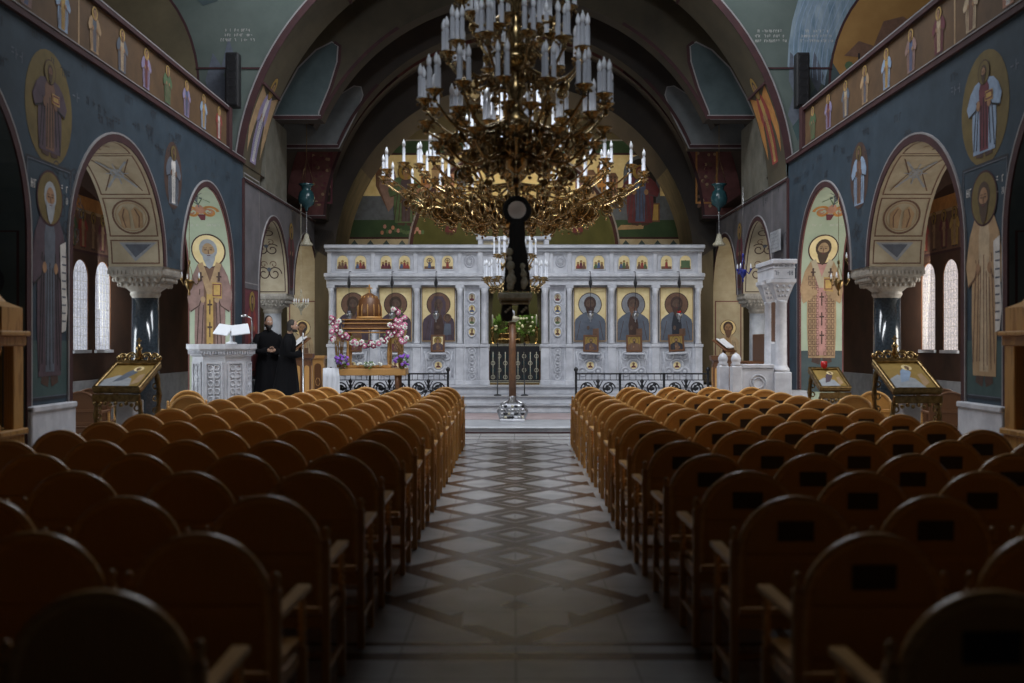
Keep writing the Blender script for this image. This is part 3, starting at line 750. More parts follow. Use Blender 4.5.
# ---- the great arch across the nave and the stepped vault beyond
def arc(r, zc, zmin, n=48):
    """points of a circle of radius r round (0, zc) from the level zmin on the right, over the top, to the left"""
    a0 = math.asin(max(-1, min(1, (zmin - zc) / r)))
    return [(r * cos(a0 + (pi - 2 * a0) * k / n), zc + r * sin(a0 + (pi - 2 * a0) * k / n)) for k in range(n + 1)]
GR, GZ = 5.54, 4.85
def great_arch():
    mb = MB(); A = arc(GR, GZ, CC_, 56)
    for (u0, z0), (u1, z1) in zip(A, A[1:]):
        mb.face([(u0, 20.3, z0), (u1, 20.3, z1), (u1, 20.3, 12.4), (u0, 20.3, 12.4)], F_TRANS)
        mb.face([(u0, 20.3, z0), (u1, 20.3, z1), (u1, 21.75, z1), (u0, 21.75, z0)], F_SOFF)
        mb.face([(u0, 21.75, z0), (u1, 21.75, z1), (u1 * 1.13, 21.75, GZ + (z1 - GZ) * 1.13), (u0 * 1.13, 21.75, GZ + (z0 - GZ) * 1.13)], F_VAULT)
    for s in (-1, 1):
        mb.face([(s * A[0][0], 20.3, COR), (s * 8.5, 20.3, COR), (s * 8.5, 20.3, 12.4), (s * A[0][0], 20.3, 12.4)], F_TRANS)
        mb.face([(s * 6.25, 20.3, 0), (s * 8.5, 20.3, 0), (s * 8.5, 20.3, COR), (s * 6.25, 20.3, COR)], F_BROWN) if False else None
    w = struct(mb.build('wall_crossing'), 'cloudy teal painted wall with the great arch across the nave')
    mb = MB()
    for (r0, r1, th, m) in ((GR - .002, GR + .13, .03, F_LINE), (GR + .13, GR + .16, .034, F_WLINE)):
        B = arc(r0, GZ, COR, 60); C = arc(r1, GZ, COR, 60)
        for k in range(60):
            q = [B[k], B[k + 1], C[k + 1], C[k]]; f = [(u, 20.3 - th, z) for u, z in q]; g = [(u, 20.3, z) for u, z in q]
            mb.face(f, m); mb.face([f[0], f[1], g[1], g[0]], m); mb.face([f[2], f[3], g[3], g[2]], m)
    mb.build('arch_border', w, merge=False)
    mb = MB()
    for s in (-1, 1):
        mb.bx(s * 5.12, s * 6.45, 20.285, 20.3, 7.28, 7.315, F_LINE)
    mb.build('string_course', w)
    mb = MB()
    for s in (-1, 1):
        B = arc(GR - .01, GZ, COR, 60)
        for z in (7.0, 9.1):
            xx = sqrt((GR - .012) ** 2 - (z - GZ) ** 2); mb.box((s * xx, 21.0, z), (.05, 1.4, .05), F_LINE)
    mb.build('soffit_line', w)
    fn = facefn(0, 20.3, 0)
    p = Paint()                        # the ochre lunettes seen above the galleries
    for s in (-1, 1):
        A = [(s * (8.5 - 2.1 * cos(t * pi / 2 / 12)), 6.9 + 2.6 * sin(t * pi / 2 / 12)) for t in range(13)]
        p.a([(s * 8.5, 5.5), (s * 6.4, 5.5)] + A, F_ORANGE if s > 0 else F_OLIVE, 1)
        for k in range(12): p.line(A[k][0], A[k][1], A[k + 1][0], A[k + 1][1], .05, 'line', 2)
        if s > 0:
            B = [(s * (8.5 - 2.95 * cos(t * pi / 2 / 12)), 7.33 + 3.6 * sin(t * pi / 2 / 12)) for t in range(13)]
            for k in range(12): p.a([A[k], A[k + 1], B[k + 1], B[k]], F_BAND, .5)
            for j in range(9):
                q = [(s * (8.5 - (2.2 + .08 * j) * cos(t * pi / 2 / 18)), 6.95 + .05 * j + (2.7 + .1 * j) * sin(t * pi / 2 / 18)) for t in range(19)]
                p.stroke([(x_ + .02 * sin(t * 1.3 + j), z_) for t, (x_, z_) in enumerate(q)], .016, 'lblue', 1 + .05 * j)
            p.a([(6.7, 7.55), (7.0, 7.85), (7.3, 7.75), (7.5, 8.25), (7.9, 8.35), (8.2, 8.1), (8.4, 8.2), (8.1, 7.7), (7.5, 7.6), (7.2, 7.5)], 'brown', 3)
            for k in range(5): p.a(circ(6.8 + .33 * k, 7.35 - .06 * k, .09, 8), 'green', 3)
            p.line(7.0, 7.1, 7.0, 7.6, .04, 'black', 4)
        else:
            p.a([(-7.2, 7.2), (-7.6, 7.6), (-8.0, 7.5), (-8.4, 8.1), (-8.5, 7.2)], 'dbrown', 3)
    p.build('fresco_lunette', fn, w)
    p = Paint()                        # small pale captions
    for (px, py) in ((238, 36), (770, 37), (817, 37)):
        x0 = X(px, 20.3); z0 = Z(py, 20.3)
        for r_, wd in ((0, .5), (1, .62), (2, .7)): p.glyphs(x0 - wd / 2, z0 + .09 - .1 * r_, wd, .055, int(wd * 22), 'white', 3, px + r_)
    p.build('fresco_caption', fn, w)
    p = Paint(); rr = random.Random(5)
    for s in (-1, 1):
        for k in range(7):
            x0 = s * rr.uniform(5.6, 6.5); z0 = rr.uniform(5.7, 7.1)
            p.a([(x0, z0), (x0 + rr.uniform(.1, .35), z0 + rr.uniform(.2, .5)), (x0 + rr.uniform(-.1, .1), z0 + rr.uniform(.5, .9)), (x0 - rr.uniform(.1, .3), z0 + .3)], rr.choice(('teal', 'slate', 'ground')), 1)
        for k in range(6):
            x0 = s * rr.uniform(4.9, 6.9); z0 = rr.uniform(8.5, 9.6)
            p.a([(x0, z0), (x0 + .3, z0 + .1), (x0 + .2, z0 + .3), (x0 - .2, z0 + .2)], rr.choice(('teal', 'sand', 'ground')), 1)
    p.build('fresco_rocks', fn, w)
    # angels on the soffit of the great arch
    def sof(s):
        def fn(u, v, h):
            t = v / GR
            return (s * (GR - h) * cos(t), 21.03 - s * u * .72, GZ + (GR - h) * sin(t))
        return fn
    for s in (-1, 1):
        p = Paint()
        saint(p, 0, .55, 2.0, P['violet'] if s < 0 else P['red'], P['white'] if s < 0 else P['ochre'], 'hair', None, 'ogold', 'plain', 1.35, 1, fold='slate' if s < 0 else 'wine', seed=4)
        for e in (-1, 1): p.a([(e * .25, 2.05), (e * .85, 2.2), (e * .95, 1.3), (e * .7, .8), (e * .5, 1.4)], 'tan' if s < 0 else 'orange', 0)
        p.build('fresco_angel', sof(s), w, cut=.2)
        p = Paint(); rr = random.Random(3)
        for k in range(12):
            v = 3.9 + rr.random() * 3.4; u = rr.uniform(-1.0, 1.0)
            p.a([(u, v), (u + .25, v + .05), (u + .3, v + .3), (u + .05, v + .35), (u - .1, v + .2)], rr.choice(('orange', 'wine', 'tan', 'green')), 1 + .1 * k)
        p.build('fresco_foliage', sof(s), w, cut=.2)
    return w
GA = great_arch()

def diaphragm(name, y0, y1, rin, zc, zmin, zminout, mface, msoff, label, rout=6.6, zlim=9.0):
    mb = MB(); A = arc(rin, zc, zmin, 48)
    for (u0, z0), (u1, z1) in zip(A, A[1:]):
        for y in (y0, y1): mb.face([(u0, y, z0), (u1, y, z1), (u1 * rout / rin, y, zc + (z1 - zc) * rout / rin), (u0 * rout / rin, y, zc + (z0 - zc) * rout / rin)], mface)
        mb.face([(u0, y0, z0), (u1, y0, z1), (u1, y1, z1), (u0, y1, z0)], msoff)
    for s in (-1, 1):
        a = A[0]; b = (a[0] * rout / rin, zc + (a[1] - zc) * rout / rin)
        q = [(s * a[0], zmin), (s * b[0], b[1]), (s * b[0], zmin)]
        if b[1] > zmin + .01:
            for y in (y0, y1): mb.face([(u, y, z) for u, z in q], mface)
        mb.face([(s * a[0], y0, zmin), (s * b[0], y0, zmin), (s * b[0], y1, zmin), (s * a[0], y1, zmin)], msoff)
    w = struct(mb.build(name), label)
    mb = MB()
    B = arc(rin - .015, zc, zmin, 60); C = arc(rin + .06, zc, zmin, 60)
    for k in range(60):
        if B[k][1] > zlim: continue
        q = [B[k], B[k + 1], C[k + 1], C[k]]; f = [(u, y0 - .02, z) for u, z in q]; g = [(u, y0, z) for u, z in q]
        mb.face(f, F_LINE); mb.face([f[0], f[1], g[1], g[0]], F_LINE)
    for s in (-1, 1): mb.bx(s * A[0][0], s * 6.5, y0 - .03, y0, zmin, zmin + .07, F_LINE); mb.bx(s * A[0][0], s * 6.5, y0 - .035, y0, zmin + .07, zmin + .09, F_WLINE)
    mb.build('border', w, merge=False)
    return w
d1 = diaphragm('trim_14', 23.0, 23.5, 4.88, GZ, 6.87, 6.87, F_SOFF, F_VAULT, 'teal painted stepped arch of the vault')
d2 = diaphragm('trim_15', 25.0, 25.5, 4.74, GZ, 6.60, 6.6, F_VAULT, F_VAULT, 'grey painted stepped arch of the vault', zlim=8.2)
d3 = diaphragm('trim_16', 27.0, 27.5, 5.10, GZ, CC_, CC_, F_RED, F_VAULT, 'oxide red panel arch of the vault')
# the teal panel stops at a curved head: olive painted band above it
p = Paint()
for s in (-1, 1):
    q = [(s * (px - 514) * .023, Z(py, 23.0)) for px, py in ((756, 119), (746, 97), (730, 68), (712, 50), (696, 42), (690, 46), (691, 62), (699, 88), (709, 112), (710, 119))]
    p.a(q, F_TEAL, 1); p.stroke(q + [q[0]], .035, 'wline', 2); p.stroke([(x_ * .988, z_) for x_, z_ in q[4:]], .07, 'line', 3)
p.build('fresco_band', facefn(0, 23.0, 0), d1)
p = Paint()
for s in (-1, 1):
    q = [(s * (px - 514) * .025, Z(py, 25.0)) for px, py in ((745, 148), (745, 118), (712, 112), (690, 96), (674, 86), (667, 87), (665, 95), (671, 112), (681, 132), (689, 148))]
    p.a(q, F_GREYP, 1); p.stroke(q + [q[0]], .03, 'wline', 2)
p.build('fresco_band', facefn(0, 25.0, 0), d2)
p = Paint(); rr = random.Random(9)
for s in (-1, 1):
    for k in range(46):
        x0 = s * rr.uniform(4.95, 5.45); z0 = rr.uniform(5.4, 6.85); p.a(circ(x0, z0, .045, 8), rr.choice(('wine', 'tan', 'brown')), 1 + .02 * k)
    p.frame(min(s * 4.9, s * 5.5), max(s * 4.9, s * 5.5), 5.48, 7.02, .05, 'orange' if s > 0 else 'wine', 2)
p.build('fresco_pattern', facefn(0, 27.0, 0), d3)

mb = MB(); A = arc(6.2, GZ, CC_, 48)
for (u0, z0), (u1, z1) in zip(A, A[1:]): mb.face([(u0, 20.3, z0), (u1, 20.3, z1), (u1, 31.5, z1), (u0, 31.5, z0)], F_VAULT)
struct(mb.build('ceiling_vault'), 'dark painted barrel vault over the choir')
for s in (-1, 1):
    mb = MB(); mb.bx(s * HALF, s * 6.2, 22.1, 24.2, CC_ + .02, 6.86, F_STONEG)
    struct(mb.build('trim_%d' % (17 if s < 0 else 18)), 'painted stone pier above the choir cornice')
# inner arch with its legs, painted like hanging drapery
mb = MB(); R4, Z4 = 4.95, 3.95
prof = [(R4, .64)] + [(R4, .64 + (Z4 - .64) * k / 6) for k in range(1, 6)] + [(R4 * cos(pi * k / 40), Z4 + R4 * sin(pi * k / 40)) for k in range(41)]
prof = prof + [(-u, z) for u, z in reversed(prof[:6])]
for (u0, z0), (u1, z1) in zip(prof, prof[1:]):
    mb.face([(u0, 27.55, z0), (u1, 27.55, z1), (u1, 29.6, z1), (u0, 29.6, z0)], F_DRAPE if max(z0, z1) < 6.8 else F_VAULT)
for k in range(40):
    a0, a1 = pi * k / 40, pi * (k + 1) / 40
    for y in (27.55, 29.6):
        mb.face([(R4 * cos(a0), y, Z4 + R4 * sin(a0)), (R4 * cos(a1), y, Z4 + R4 * sin(a1)), (6.3 * cos(a1), y, GZ + 6.3 * sin(a1)), (6.3 * cos(a0), y, GZ + 6.3 * sin(a0))], F_VAULT)
for s in (-1, 1): mb.bx(s * (R4 + .001), s * 5.49, 27.55, 29.6, .64, GZ, F_DRAPE)
struct(mb.build('trim_19'), 'inner arch painted like hanging brown drapery')
# ribs of lighter line on the dark vault
mb = MB()
for (y, r) in ((23.7, 5.5), (24.4, 5.35), (25.8, 5.3), (26.4, 5.2)):
    A = arc(r, GZ, 7.0, 40)
    for (u0, z0), (u1, z1) in zip(A, A[1:]):
        mb.face([(u0, y, z0), (u1, y, z1), (u1, y + .5, z1), (u0, y + .5, z0)], F_VAULT)
        mb.face([(u0, y, z0), (u1, y, z1), (u1 * 6.2 / r, y, GZ + (z1 - GZ) * 6.2 / r), (u0 * 6.2 / r, y, GZ + (z0 - GZ) * 6.2 / r)], F_VAULT)
struct(mb.build('trim_20'), 'dark concentric ribs of the vault')

# ---- east wall with the apse
YE, AR, AZ = 31.5, 3.2, 4.55
mb = MB(); A = [(AR * cos(pi * k / 36), AZ + AR * sin(pi * k / 36)) for k in range(37)]
for (u0, z0), (u1, z1) in zip(A, A[1:]): mb.face([(u0, YE, z0), (u1, YE, z1), (u1, YE, 12.4), (u0, YE, 12.4)], F_OLIVE)
for s in (-1, 1): mb.face([(s * AR, YE, 0), (s * 8.5, YE, 0), (s * 8.5, YE, 12.4), (s * AR, YE, 12.4)], F_OLIVE)
EW = struct(mb.build('wall_east'), 'painted east wall round the apse')
mb = MB(); rows = []
for j in range(13):
    a = pi / 2 * j / 12; rows.append([(AR * cos(pi * k / 32) * cos(a), YE + AR * sin(pi * k / 32) * cos(a), AZ + AR * sin(a)) for k in range(33)])
rows = [[(AR * cos(pi * k / 32), YE + AR * sin(pi * k / 32), 0) for k in range(33)]] + rows
mb.grid(rows, F_APSE); mb.build('apse', EW)
mb = MB()
for r0, r1, m in ((AR, AR + .10, F_LINE), (AR + .10, AR + .15, F_WLINE)):
    for k in range(36):
        a0, a1 = pi * k / 36, pi * (k + 1) / 36
        q = [(r0 * cos(a0), AZ + r0 * sin(a0)), (r0 * cos(a1), AZ + r0 * sin(a1)), (r1 * cos(a1), AZ + r1 * sin(a1)), (r1 * cos(a0), AZ + r1 * sin(a0))]
        f = [(u, YE - .03, z) for u, z in q]; mb.face(f, m)
mb.build('apse_border', EW, merge=False)
p = Paint()
ex = lambda px: X(px, YE); ez = lambda py: Z(py, YE)
def apx(z): return sqrt(max(0, (AR + .15) ** 2 - (z - AZ) ** 2)) if z < AZ + AR + .15 else 0
def band(z0, z1, m, lv=0):
    n = 6
    for s in (-1, 1):
        for k in range(n):
            a, b = z0 + (z1 - z0) * k / n, z0 + (z1 - z0) * (k + 1) / n
            p.a([(s * apx(a), a), (s * 5.4, a), (s * 5.4, b), (s * apx(b), b)], m, lv)
band(ez(246), ez(239), 'cream'); band(ez(239), ez(237), 'line', 1); band(ez(237), ez(220), 'fgreen'); band(ez(220), ez(196), 'slate', 0); band(ez(196), ez(155), 'gold')
band(ez(155), ez(153), 'line', 1); band(ez(153), ez(141), 'fgreen'); band(ez(141), ez(139.5), 'wline', 1)
for s in (-1, 1):
    for k in range(5): p.a([(s * (3.4 + .5 * k), ez(245)), (s * (3.65 + .5 * k), ez(245)), (s * (3.52 + .5 * k), ez(240))], 'teal', 2)
# the winged messenger, pulpit side, and the seated figure before a dark arch, throne side
x0 = ex(406)
for e in (0, 1): p.a([(x0 - .15 - .2 * e, ez(196)), (x0 - .35 - .35 * e, ez(172)), (x0 - .75 - .2 * e, ez(166)), (x0 - .85 - .1 * e, ez(186)), (x0 - .55, ez(212))], ('mauve', 'brown')[e], 4 - e)
saint(p, x0, ez(226), 1.95, P['green'], P['plum'], 'hair', None, 'ogold', 'plain', 1.6, 5, fold='dbrown', seed=31, hk=1.2, hr=1.5)
p.a([(x0 + .2, ez(192)), (x0 + .75, ez(183)), (x0 + .76, ez(186)), (x0 + .25, ez(197))], 'rosy', 14)
rr = random.Random(2)
for k in range(16): p.a(circ(x0 - .75 + .085 * k, ez(230 + rr.uniform(-4, 3)), .055, 7, .07), rr.choice(('rosy', 'pink', 'green')), 6 + .1 * k)
x1 = ex(640)
p.a(archpoly(x1 + .05, ez(206), 1.15, ez(155) - ez(206)), 'slate', 3); p.a(archpoly(x1 + .05, ez(206), .9, ez(158.5) - ez(206)), 'black', 4)
p.a(rect(x1 + .25, x1 + .62, ez(222), ez(203)), 'ochre', 4.5); p.frame(x1 + .25, x1 + .62, ez(222), ez(203), .05, 'brown', 4.8)
saint(p, x1, ez(226), 1.95, P['wine'], P['blue'], 'wine', None, 'ogold', 'plain', 1.75, 5, fold='plum', seed=32, hk=1.2, hr=1.5)
p.a([(x1 - .75, ez(230)), (x1 + .1, ez(229)), (x1 + .12, ez(225)), (x1 - .6, ez(225))], 'tan', 5)
def town(xs, m0, e):
    for k, (dx, h, m, w_) in enumerate(xs):
        q = m0 + e * dx; zt = ez(h)
        p.a(rect(q - w_, q + w_, ez(199), zt), m, 3 + k * .1); p.a([(q - w_ * 1.15, zt), (q + w_ * 1.15, zt), (q + w_ * .5, zt + .16), (q - w_ * .5, zt + .16)], 'brown', 3.5 + k * .1)
        for j in range(2):
            for i in range(2): p.a(archpoly(q - w_ * .4 + i * w_ * .8, ez(194) + j * .34, w_ * .42, .22, 6), 'dbrown', 4.2)
        p.a(rect(q - w_, q + w_, ez(199) + .62, ez(199) + .66), 'brown', 4.3)
town(((.62, 176, 'orange', .15), (.98, 170, 'tan', .16), (1.36, 174, 'rosy', .16), (1.75, 168, 'slate', .15)), x0, 1)
town(((.85, 178, 'rosy', .15), (1.2, 168, 'orange', .15), (1.55, 175, 'tan', .16), (1.9, 171, 'mauve', .14)), x1, -1)
p.build('fresco_east', facefn(0, YE, 0), EW, step=.003)
p = Paint()
def apf(u, v, h):
    a = pi / 2 - u / AR; zz = AZ + v; b = math.asin(min(.99, max(0, v / AR)))
    return ((AR - h) * cos(a) * cos(b), YE + (AR - h) * sin(a) * cos(b), AZ + (AR - h) * sin(b))
for k in range(8):
    p.a(rect(-4.4, 4.4, 0.0, .02), 'line', 0) if k == 0 else None
for k in range(-20, 20): p.a(rect(k * .22, (k + 1) * .22 + .001, 1.75, 3.0), 'gold', 1)
for q in (-1, 1): saint(p, q * 2.5, .8, 1.9, P['wine'], P['sand'], 'hair', None, 'ogold', 'plain', 1.2, 3)
saint(p, 0, .9, 2.1, P['wine'], P['blue'], 'wine', None, 'gold', 'plain', 1.7, 3)
p.build('fresco_apse', apf, EW)
# ================================================================ MARBLE ICON SCREEN
DI = 25.7
ix = lambda px: X(px, DI); iz = lambda py: Z(py, DI)
BASE = .64
IC = thing('icon_screen', 'white marble icon screen with painted gold-ground icons across the choir', 'icon screen', (ix(514.7), DI, BASE))
def put(o):                                   # parent while keeping world coordinates
    o.parent = IC; o.location = (-ix(514.7), -DI, -BASE); return o
PIL = [(327.6, 334.9), (370, 378), (412.5, 420.7), (455.9, 463.8), (479.9, 489), (540.8, 549.5), (565.7, 573), (607.5, 616), (651.2, 659.4), (694.5, 701.9)]
BAYS = [(334.9, 370), (378, 412.5), (420.7, 455.9), (573, 607.5), (616, 651.2), (659.4, 694.5)]
SMALL = [(463.8, 479.9), (549.5, 565.7)]
for a, b in PIL:
    mb = MB(); x0, x1 = ix(a), ix(b); c = (x0 + x1) / 2; w = x1 - x0
    mb.bx(x0, x1, DI - .08, DI + .28, BASE + .001, iz(345), MARB, .01)
    mb.bx(x0 - .02, x1 + .02, DI - .11, DI + .2, BASE + .001, BASE + .12, MARB, .01)
    mb.bx(x0 - .02, x1 + .02, DI - .11, DI + .2, iz(347), iz(344), MARB, .01)
    mb.lathe([(w * .42, iz(344)), (w * .42, iz(342.5)), (w * .34, iz(341)), (w * .32, iz(294)), (w * .38, iz(293)), (w * .34, iz(292)), (w * .50, iz(288))], MARB, (c, DI - .02, 0), 14)
    mb.bx(x0 - .01, x1 + .01, DI - .10, DI + .2, iz(288), iz(285.5), MARB, .008)
    mb.bx(x0 + .02, x1 - .02, DI + .06, DI + .25, iz(345), iz(285.5), MARBD)
    put(mb.build('pilaster'))
def rosette_panel(x0, x1, z0, z1, wide):
    mb = MB()
    mb.bx(x0, x1, DI + .02, DI + .24, z0, z1, MARBD)
    mb.bx(x0, x1, DI - .03, DI + .2, z1 - .08, z1, MARB, .01); mb.bx(x0, x1, DI - .03, DI + .2, z0, z0 + .12, MARB, .01)
    for e in (x0 + .025, x1 - .025): mb.bx(e - .025, e + .025, DI - .02, DI + .2, z0 + .12, z1 - .08, MARB)
    c = (x0 + x1) / 2; zc = (z0 + z1) / 2; y = DI + .01
    def ring(cx, cz, r, t=.022):
        mb.tube([(cx + r * cos(2 * pi * k / 20), y, cz + r * sin(2 * pi * k / 20)) for k in range(20)], t, MARB, 6, True)
    if wide:
        for e in (-1, 1):
            for f in (-1, 1):
                ring(c + e * .20, zc + f * .20 + .02, .105); mb.ball((c + e * .20, y, zc + f * .20 + .02), .045, MARB, 8)
                mb.tube([(c + e * .20 + .1 * cos(t), y, zc + .02 + f * .20 + .1 * sin(t)) for t in (0, .8, 1.6)], .018, MARB, 5)
            mb.tube([(c + e * .36, y, zc - .32), (c + e * .30, y, zc), (c + e * .36, y, zc + .34)], .018, MARB, 5)
        ring(c, zc - .02, .155, .03); ring(c, zc - .02, .10, .015)
    else:
        for k in range(5):
            ring(c, z0 + .22 + (z1 - z0 - .4) * k / 4, .085, .018); mb.ball((c, y, z0 + .22 + (z1 - z0 - .4) * k / 4), .03, MARB, 6)
        for e in (-1, 1): mb.tube([(c + e * .10 * sin(k * .9), y, z0 + .15 + (z1 - z0 - .28) * k / 20) for k in range(21)], .012, MARB, 5)
    return mb
for i, (a, b) in enumerate(BAYS):
    o = put(rosette_panel(ix(a), ix(b), BASE + .001, iz(344), True).build('carved_panel'))
    p = Paint(); c = (ix(a) + ix(b)) / 2; zc = (BASE + iz(344)) / 2 - .02
    p.a(circ(c, zc, .095, 20), 'gold', 0); head(p, c, zc + .03, .035, 'dbrown', 'brown', 'skin', None, 1)
    p.a([(c - .07, zc - .06), (c + .07, zc - .06), (c + .04, zc - .01), (c - .04, zc - .01)], 'wine', 1)
    put(p.build('medallion', lambda u, v, h: (u, DI - .005 - h, v)))
for a, b in SMALL:
    put(rosette_panel(ix(a), ix(b), BASE + .001, iz(344), False).build('carved_panel'))
    mb = MB(); x0, x1 = ix(a), ix(b); c = (x0 + x1) / 2
    mb.bx(x0, x1, DI + .04, DI + .24, iz(344), iz(285.5), MARBD)
    mb.bx(x0, x0 + .03, DI - .01, DI + .2, iz(344), iz(285.5), MARB); mb.bx(x1 - .03, x1, DI - .01, DI + .2, iz(344), iz(285.5), MARB)
    put(mb.build('medallion_panel'))
    for k in range(4):
        zc = iz(297.5 + 11.5 * k); mb = MB()
        mb.tube([(c + .10 * cos(2 * pi * j / 20), DI + .02, zc + .12 * sin(2 * pi * j / 20)) for j in range(20)], .02, MARB, 6, True)
        r = put(mb.build('medallion_frame'))
        p = Paint(); p.a(circ(c, zc, .09, 20, .11), 'gold' if k % 2 else 'cream', 0); head(p, c, zc + .03, .035, 'hair', 'brown', 'skin', None, 1)
        p.a([(c - .07, zc - .08), (c + .07, zc - .08), (c + .04, zc - .02), (c - .04, zc - .02)], ('wine', 'blue', 'green', 'brown')[k], 1)
        put(p.build('medallion', lambda u, v, h: (u, DI + .035 - h, v)))
# entablature and upper register
mb = MB(); x0, x1 = ix(327), ix(489); x2, x3 = ix(540.8), ix(702)
for (a, b) in ((x0, x3),):
    mb.bx(a, b, DI - .10, DI + .28, iz(285.5), iz(280), MARB, .01); mb.bx(a - .03, b + .03, DI - .16, DI + .28, iz(280), iz(277.5), MARBG, .01)
    mb.bx(a - .05, b + .05, DI - .20, DI + .28, iz(277.5), iz(273.5), MARB, .02)
put(mb.build('architrave'))
mb = MB(); mb.bx(x0, x3, DI + .02, DI + .24, iz(273.5), iz(252), MARB)
DV = [327.6, 371, 413.5, 458, 477, 549, 567.5, 609.5, 653, 697.5]
for q in DV:
    mb.bx(ix(q), ix(q + 4), DI - .03, DI + .2, iz(273.5), iz(252), MARB, .008)
for a, b in ((463, 476), (554, 567)):
    c = (ix(a) + ix(b)) / 2; zc = iz(261)
    for r in (.16, .10): mb.tube([(c + r * .8 * cos(2 * pi * k / 20), DI + .015, zc + r * sin(2 * pi * k / 20)) for k in range(20)], .018, MARBD, 6, True)
    for k in range(8): mb.ball((c + .06 * cos(k * pi / 4), DI + .015, zc + .07 * sin(k * pi / 4)), .022, MARBD, 6)
put(mb.build('upper_register'))
mb = MB(); mb.bx(x0 - .03, x3 + .03, DI - .10, DI + .26, iz(252), iz(249), MARBG, .008); mb.bx(x0 - .06, x3 + .06, DI - .16, DI + .26, iz(249), iz(245), MARB, .02)
put(mb.build('crown_moulding'))
fnI = lambda y: (lambda u, v, h: (u, y - h, v))
ICONS = [('plum', 'brown', 'hair', 'hair', 'brown', False, False), ('plum', 'wine', 'hair', 'hair', 'brown', False, False), ('plum', 'dbrown', 'plum', None, 'brown', True, True),
         ('slate', 'slate', 'dbrown', 'dbrown', 'grey', False, False), ('slate', 'dbrown', 'dbrown', 'brown', 'dgrey', False, False), ('slate', 'night', 'dbrown', 'dbrown', 'brown', False, False)]
for i, (a, b) in enumerate(BAYS):
    p = Paint(); x0_, x1_ = ix(a) + .02, ix(b) - .02; z0, z1 = iz(341.5), iz(287.2); w = x1_ - x0_; c = (x0_ + x1_) / 2
    p.a(rect(x0_, x1_, z0, z1), 'gold', 0)
    r_, inn, hr_, bd, ha, ch, fe = ICONS[i]
    bust(p, c, z0 + .02, w * .97, (z1 - z0) * .96, P[r_], P[inn], hr_, bd, ha, 1, ch, 'face', fe)
    p.frame(x0_, x1_, z0, z1, .025, 'tan', 14)
    mb = MB(); mb.bx(x0_ - .02, x1_ + .02, DI + .085, DI + .2, z0 - .08, z1 + .03, MARBD); put(mb.build('icon_backing'))
    o = put(p.build('icon', fnI(DI + .08), step=.0012)); o['label'] = ('half-length saint on a gold ground', 'half-length bearded saint on a gold ground', 'mother and child on a gold ground', 'haloed saint in slate robes on gold', 'bearded saint in slate robes on gold', 'dark haloed saint on gold')[i]
SI = [337, 355, 380.5, 399, 424, 442, 575.5, 593.3, 618.6, 636.7, 661, 680]
for k, q in enumerate(SI):
    c = (ix(q) + ix(q + 11)) / 2; w = ix(q + 11) - ix(q); z0, z1 = iz(269), iz(255.5)
    mb = MB(); pts = archpoly(c, z0 - .02, w + .05, z1 - z0 + .045, 12)
    mb.tube([(u, DI + .01, v) for u, v in pts], .014, MARB, 5, True); put(mb.build('small_frame'))
    p = Paint(); p.a(archpoly(c, z0, w, z1 - z0, 12), 'gold', 0); rr = random.Random(k)
    p.a(rect(c - w * .46, c + w * .46, z0, z0 + .07), 'brown', 1)
    n = 1 if k in (4, 5, 10) else 3
    for j in range(n):
        x_ = c + (j - (n - 1) / 2) * w * .27; hh = .24 if n == 1 else .17 + .05 * (j == 1)
        rb = rr.choice(('wine', 'blue', 'green', 'brown', 'red', 'plum'))
        p.a([(x_ - w * .15, z0 + .02), (x_ + w * .15, z0 + .02), (x_ + w * .1, z0 + hh * .75), (x_ - w * .1, z0 + hh * .75)], rb, 2 + j * .2)
        p.a(circ(x_, z0 + hh * .9, .033, 12), 'ogold', 3); p.a(circ(x_, z0 + hh * .88, .02, 10), 'skin', 4)
    if k in (4, 5): p.ring(c, z0 + .21, .075, .02, 'brown', 5)
    if k == 11: p.a(rect(c - w * .4, c + w * .4, z0 + .03, z0 + .22), 'green', 5)
    put(p.build('small_icon', fnI(DI + .012)))
# crest over the royal door
mb = MB(); xa, xb = ix(478), ix(549); yb_, yt = iz(285.5), iz(233)
mb.bx(xa, xa + .12, DI - .06, DI + .2, iz(275), iz(238), MARB, .01); mb.bx(xb - .12, xb, DI - .06, DI + .2, iz(275), iz(238), MARB, .01)
mb.bx(xa, xb, DI + .03, DI + .2, iz(273.5), iz(238), MARBD)
mb.bx(xa - .05, xb + .05, DI - .08, DI + .22, iz(240), iz(236.5), MARB, .015)
for e, q in ((-1, xa), (1, xb)):
    mb.prism([(q, iz(237)), (q + e * .16, iz(231)), (q + e * .02, iz(234.5)), (q - e * .18, iz(236.5))], lambda u, v, h: (u, DI + .05 - h, v), 0, .1, MARB)
put(mb.build('crest'))
p = Paint(); c = (xa + xb) / 2
p.a(rect(xa + .14, xb - .14, iz(270), iz(241)), 'cream', 0)
for e in (-1, 1):
    p.a(rect(c + e * .52 - .16, c + e * .52 + .16, iz(268), iz(250)), 'lblue', 1); p.a(circ(c + e * .52, iz(247), .10, 14), 'gold', 2)
    head(p, c + e * .52, iz(247.5), .05, 'hair', 'brown', 'skin', None, 3)
p.a(rect(c - .22, c + .22, iz(268), iz(248)), 'red', 2); p.a(circ(c, iz(245), .12, 14), 'gold', 2); head(p, c, iz(245.5), .06, 'hair', 'hair', 'skin', None, 3)
put(p.build('crest_icon', fnI(DI + .03)))

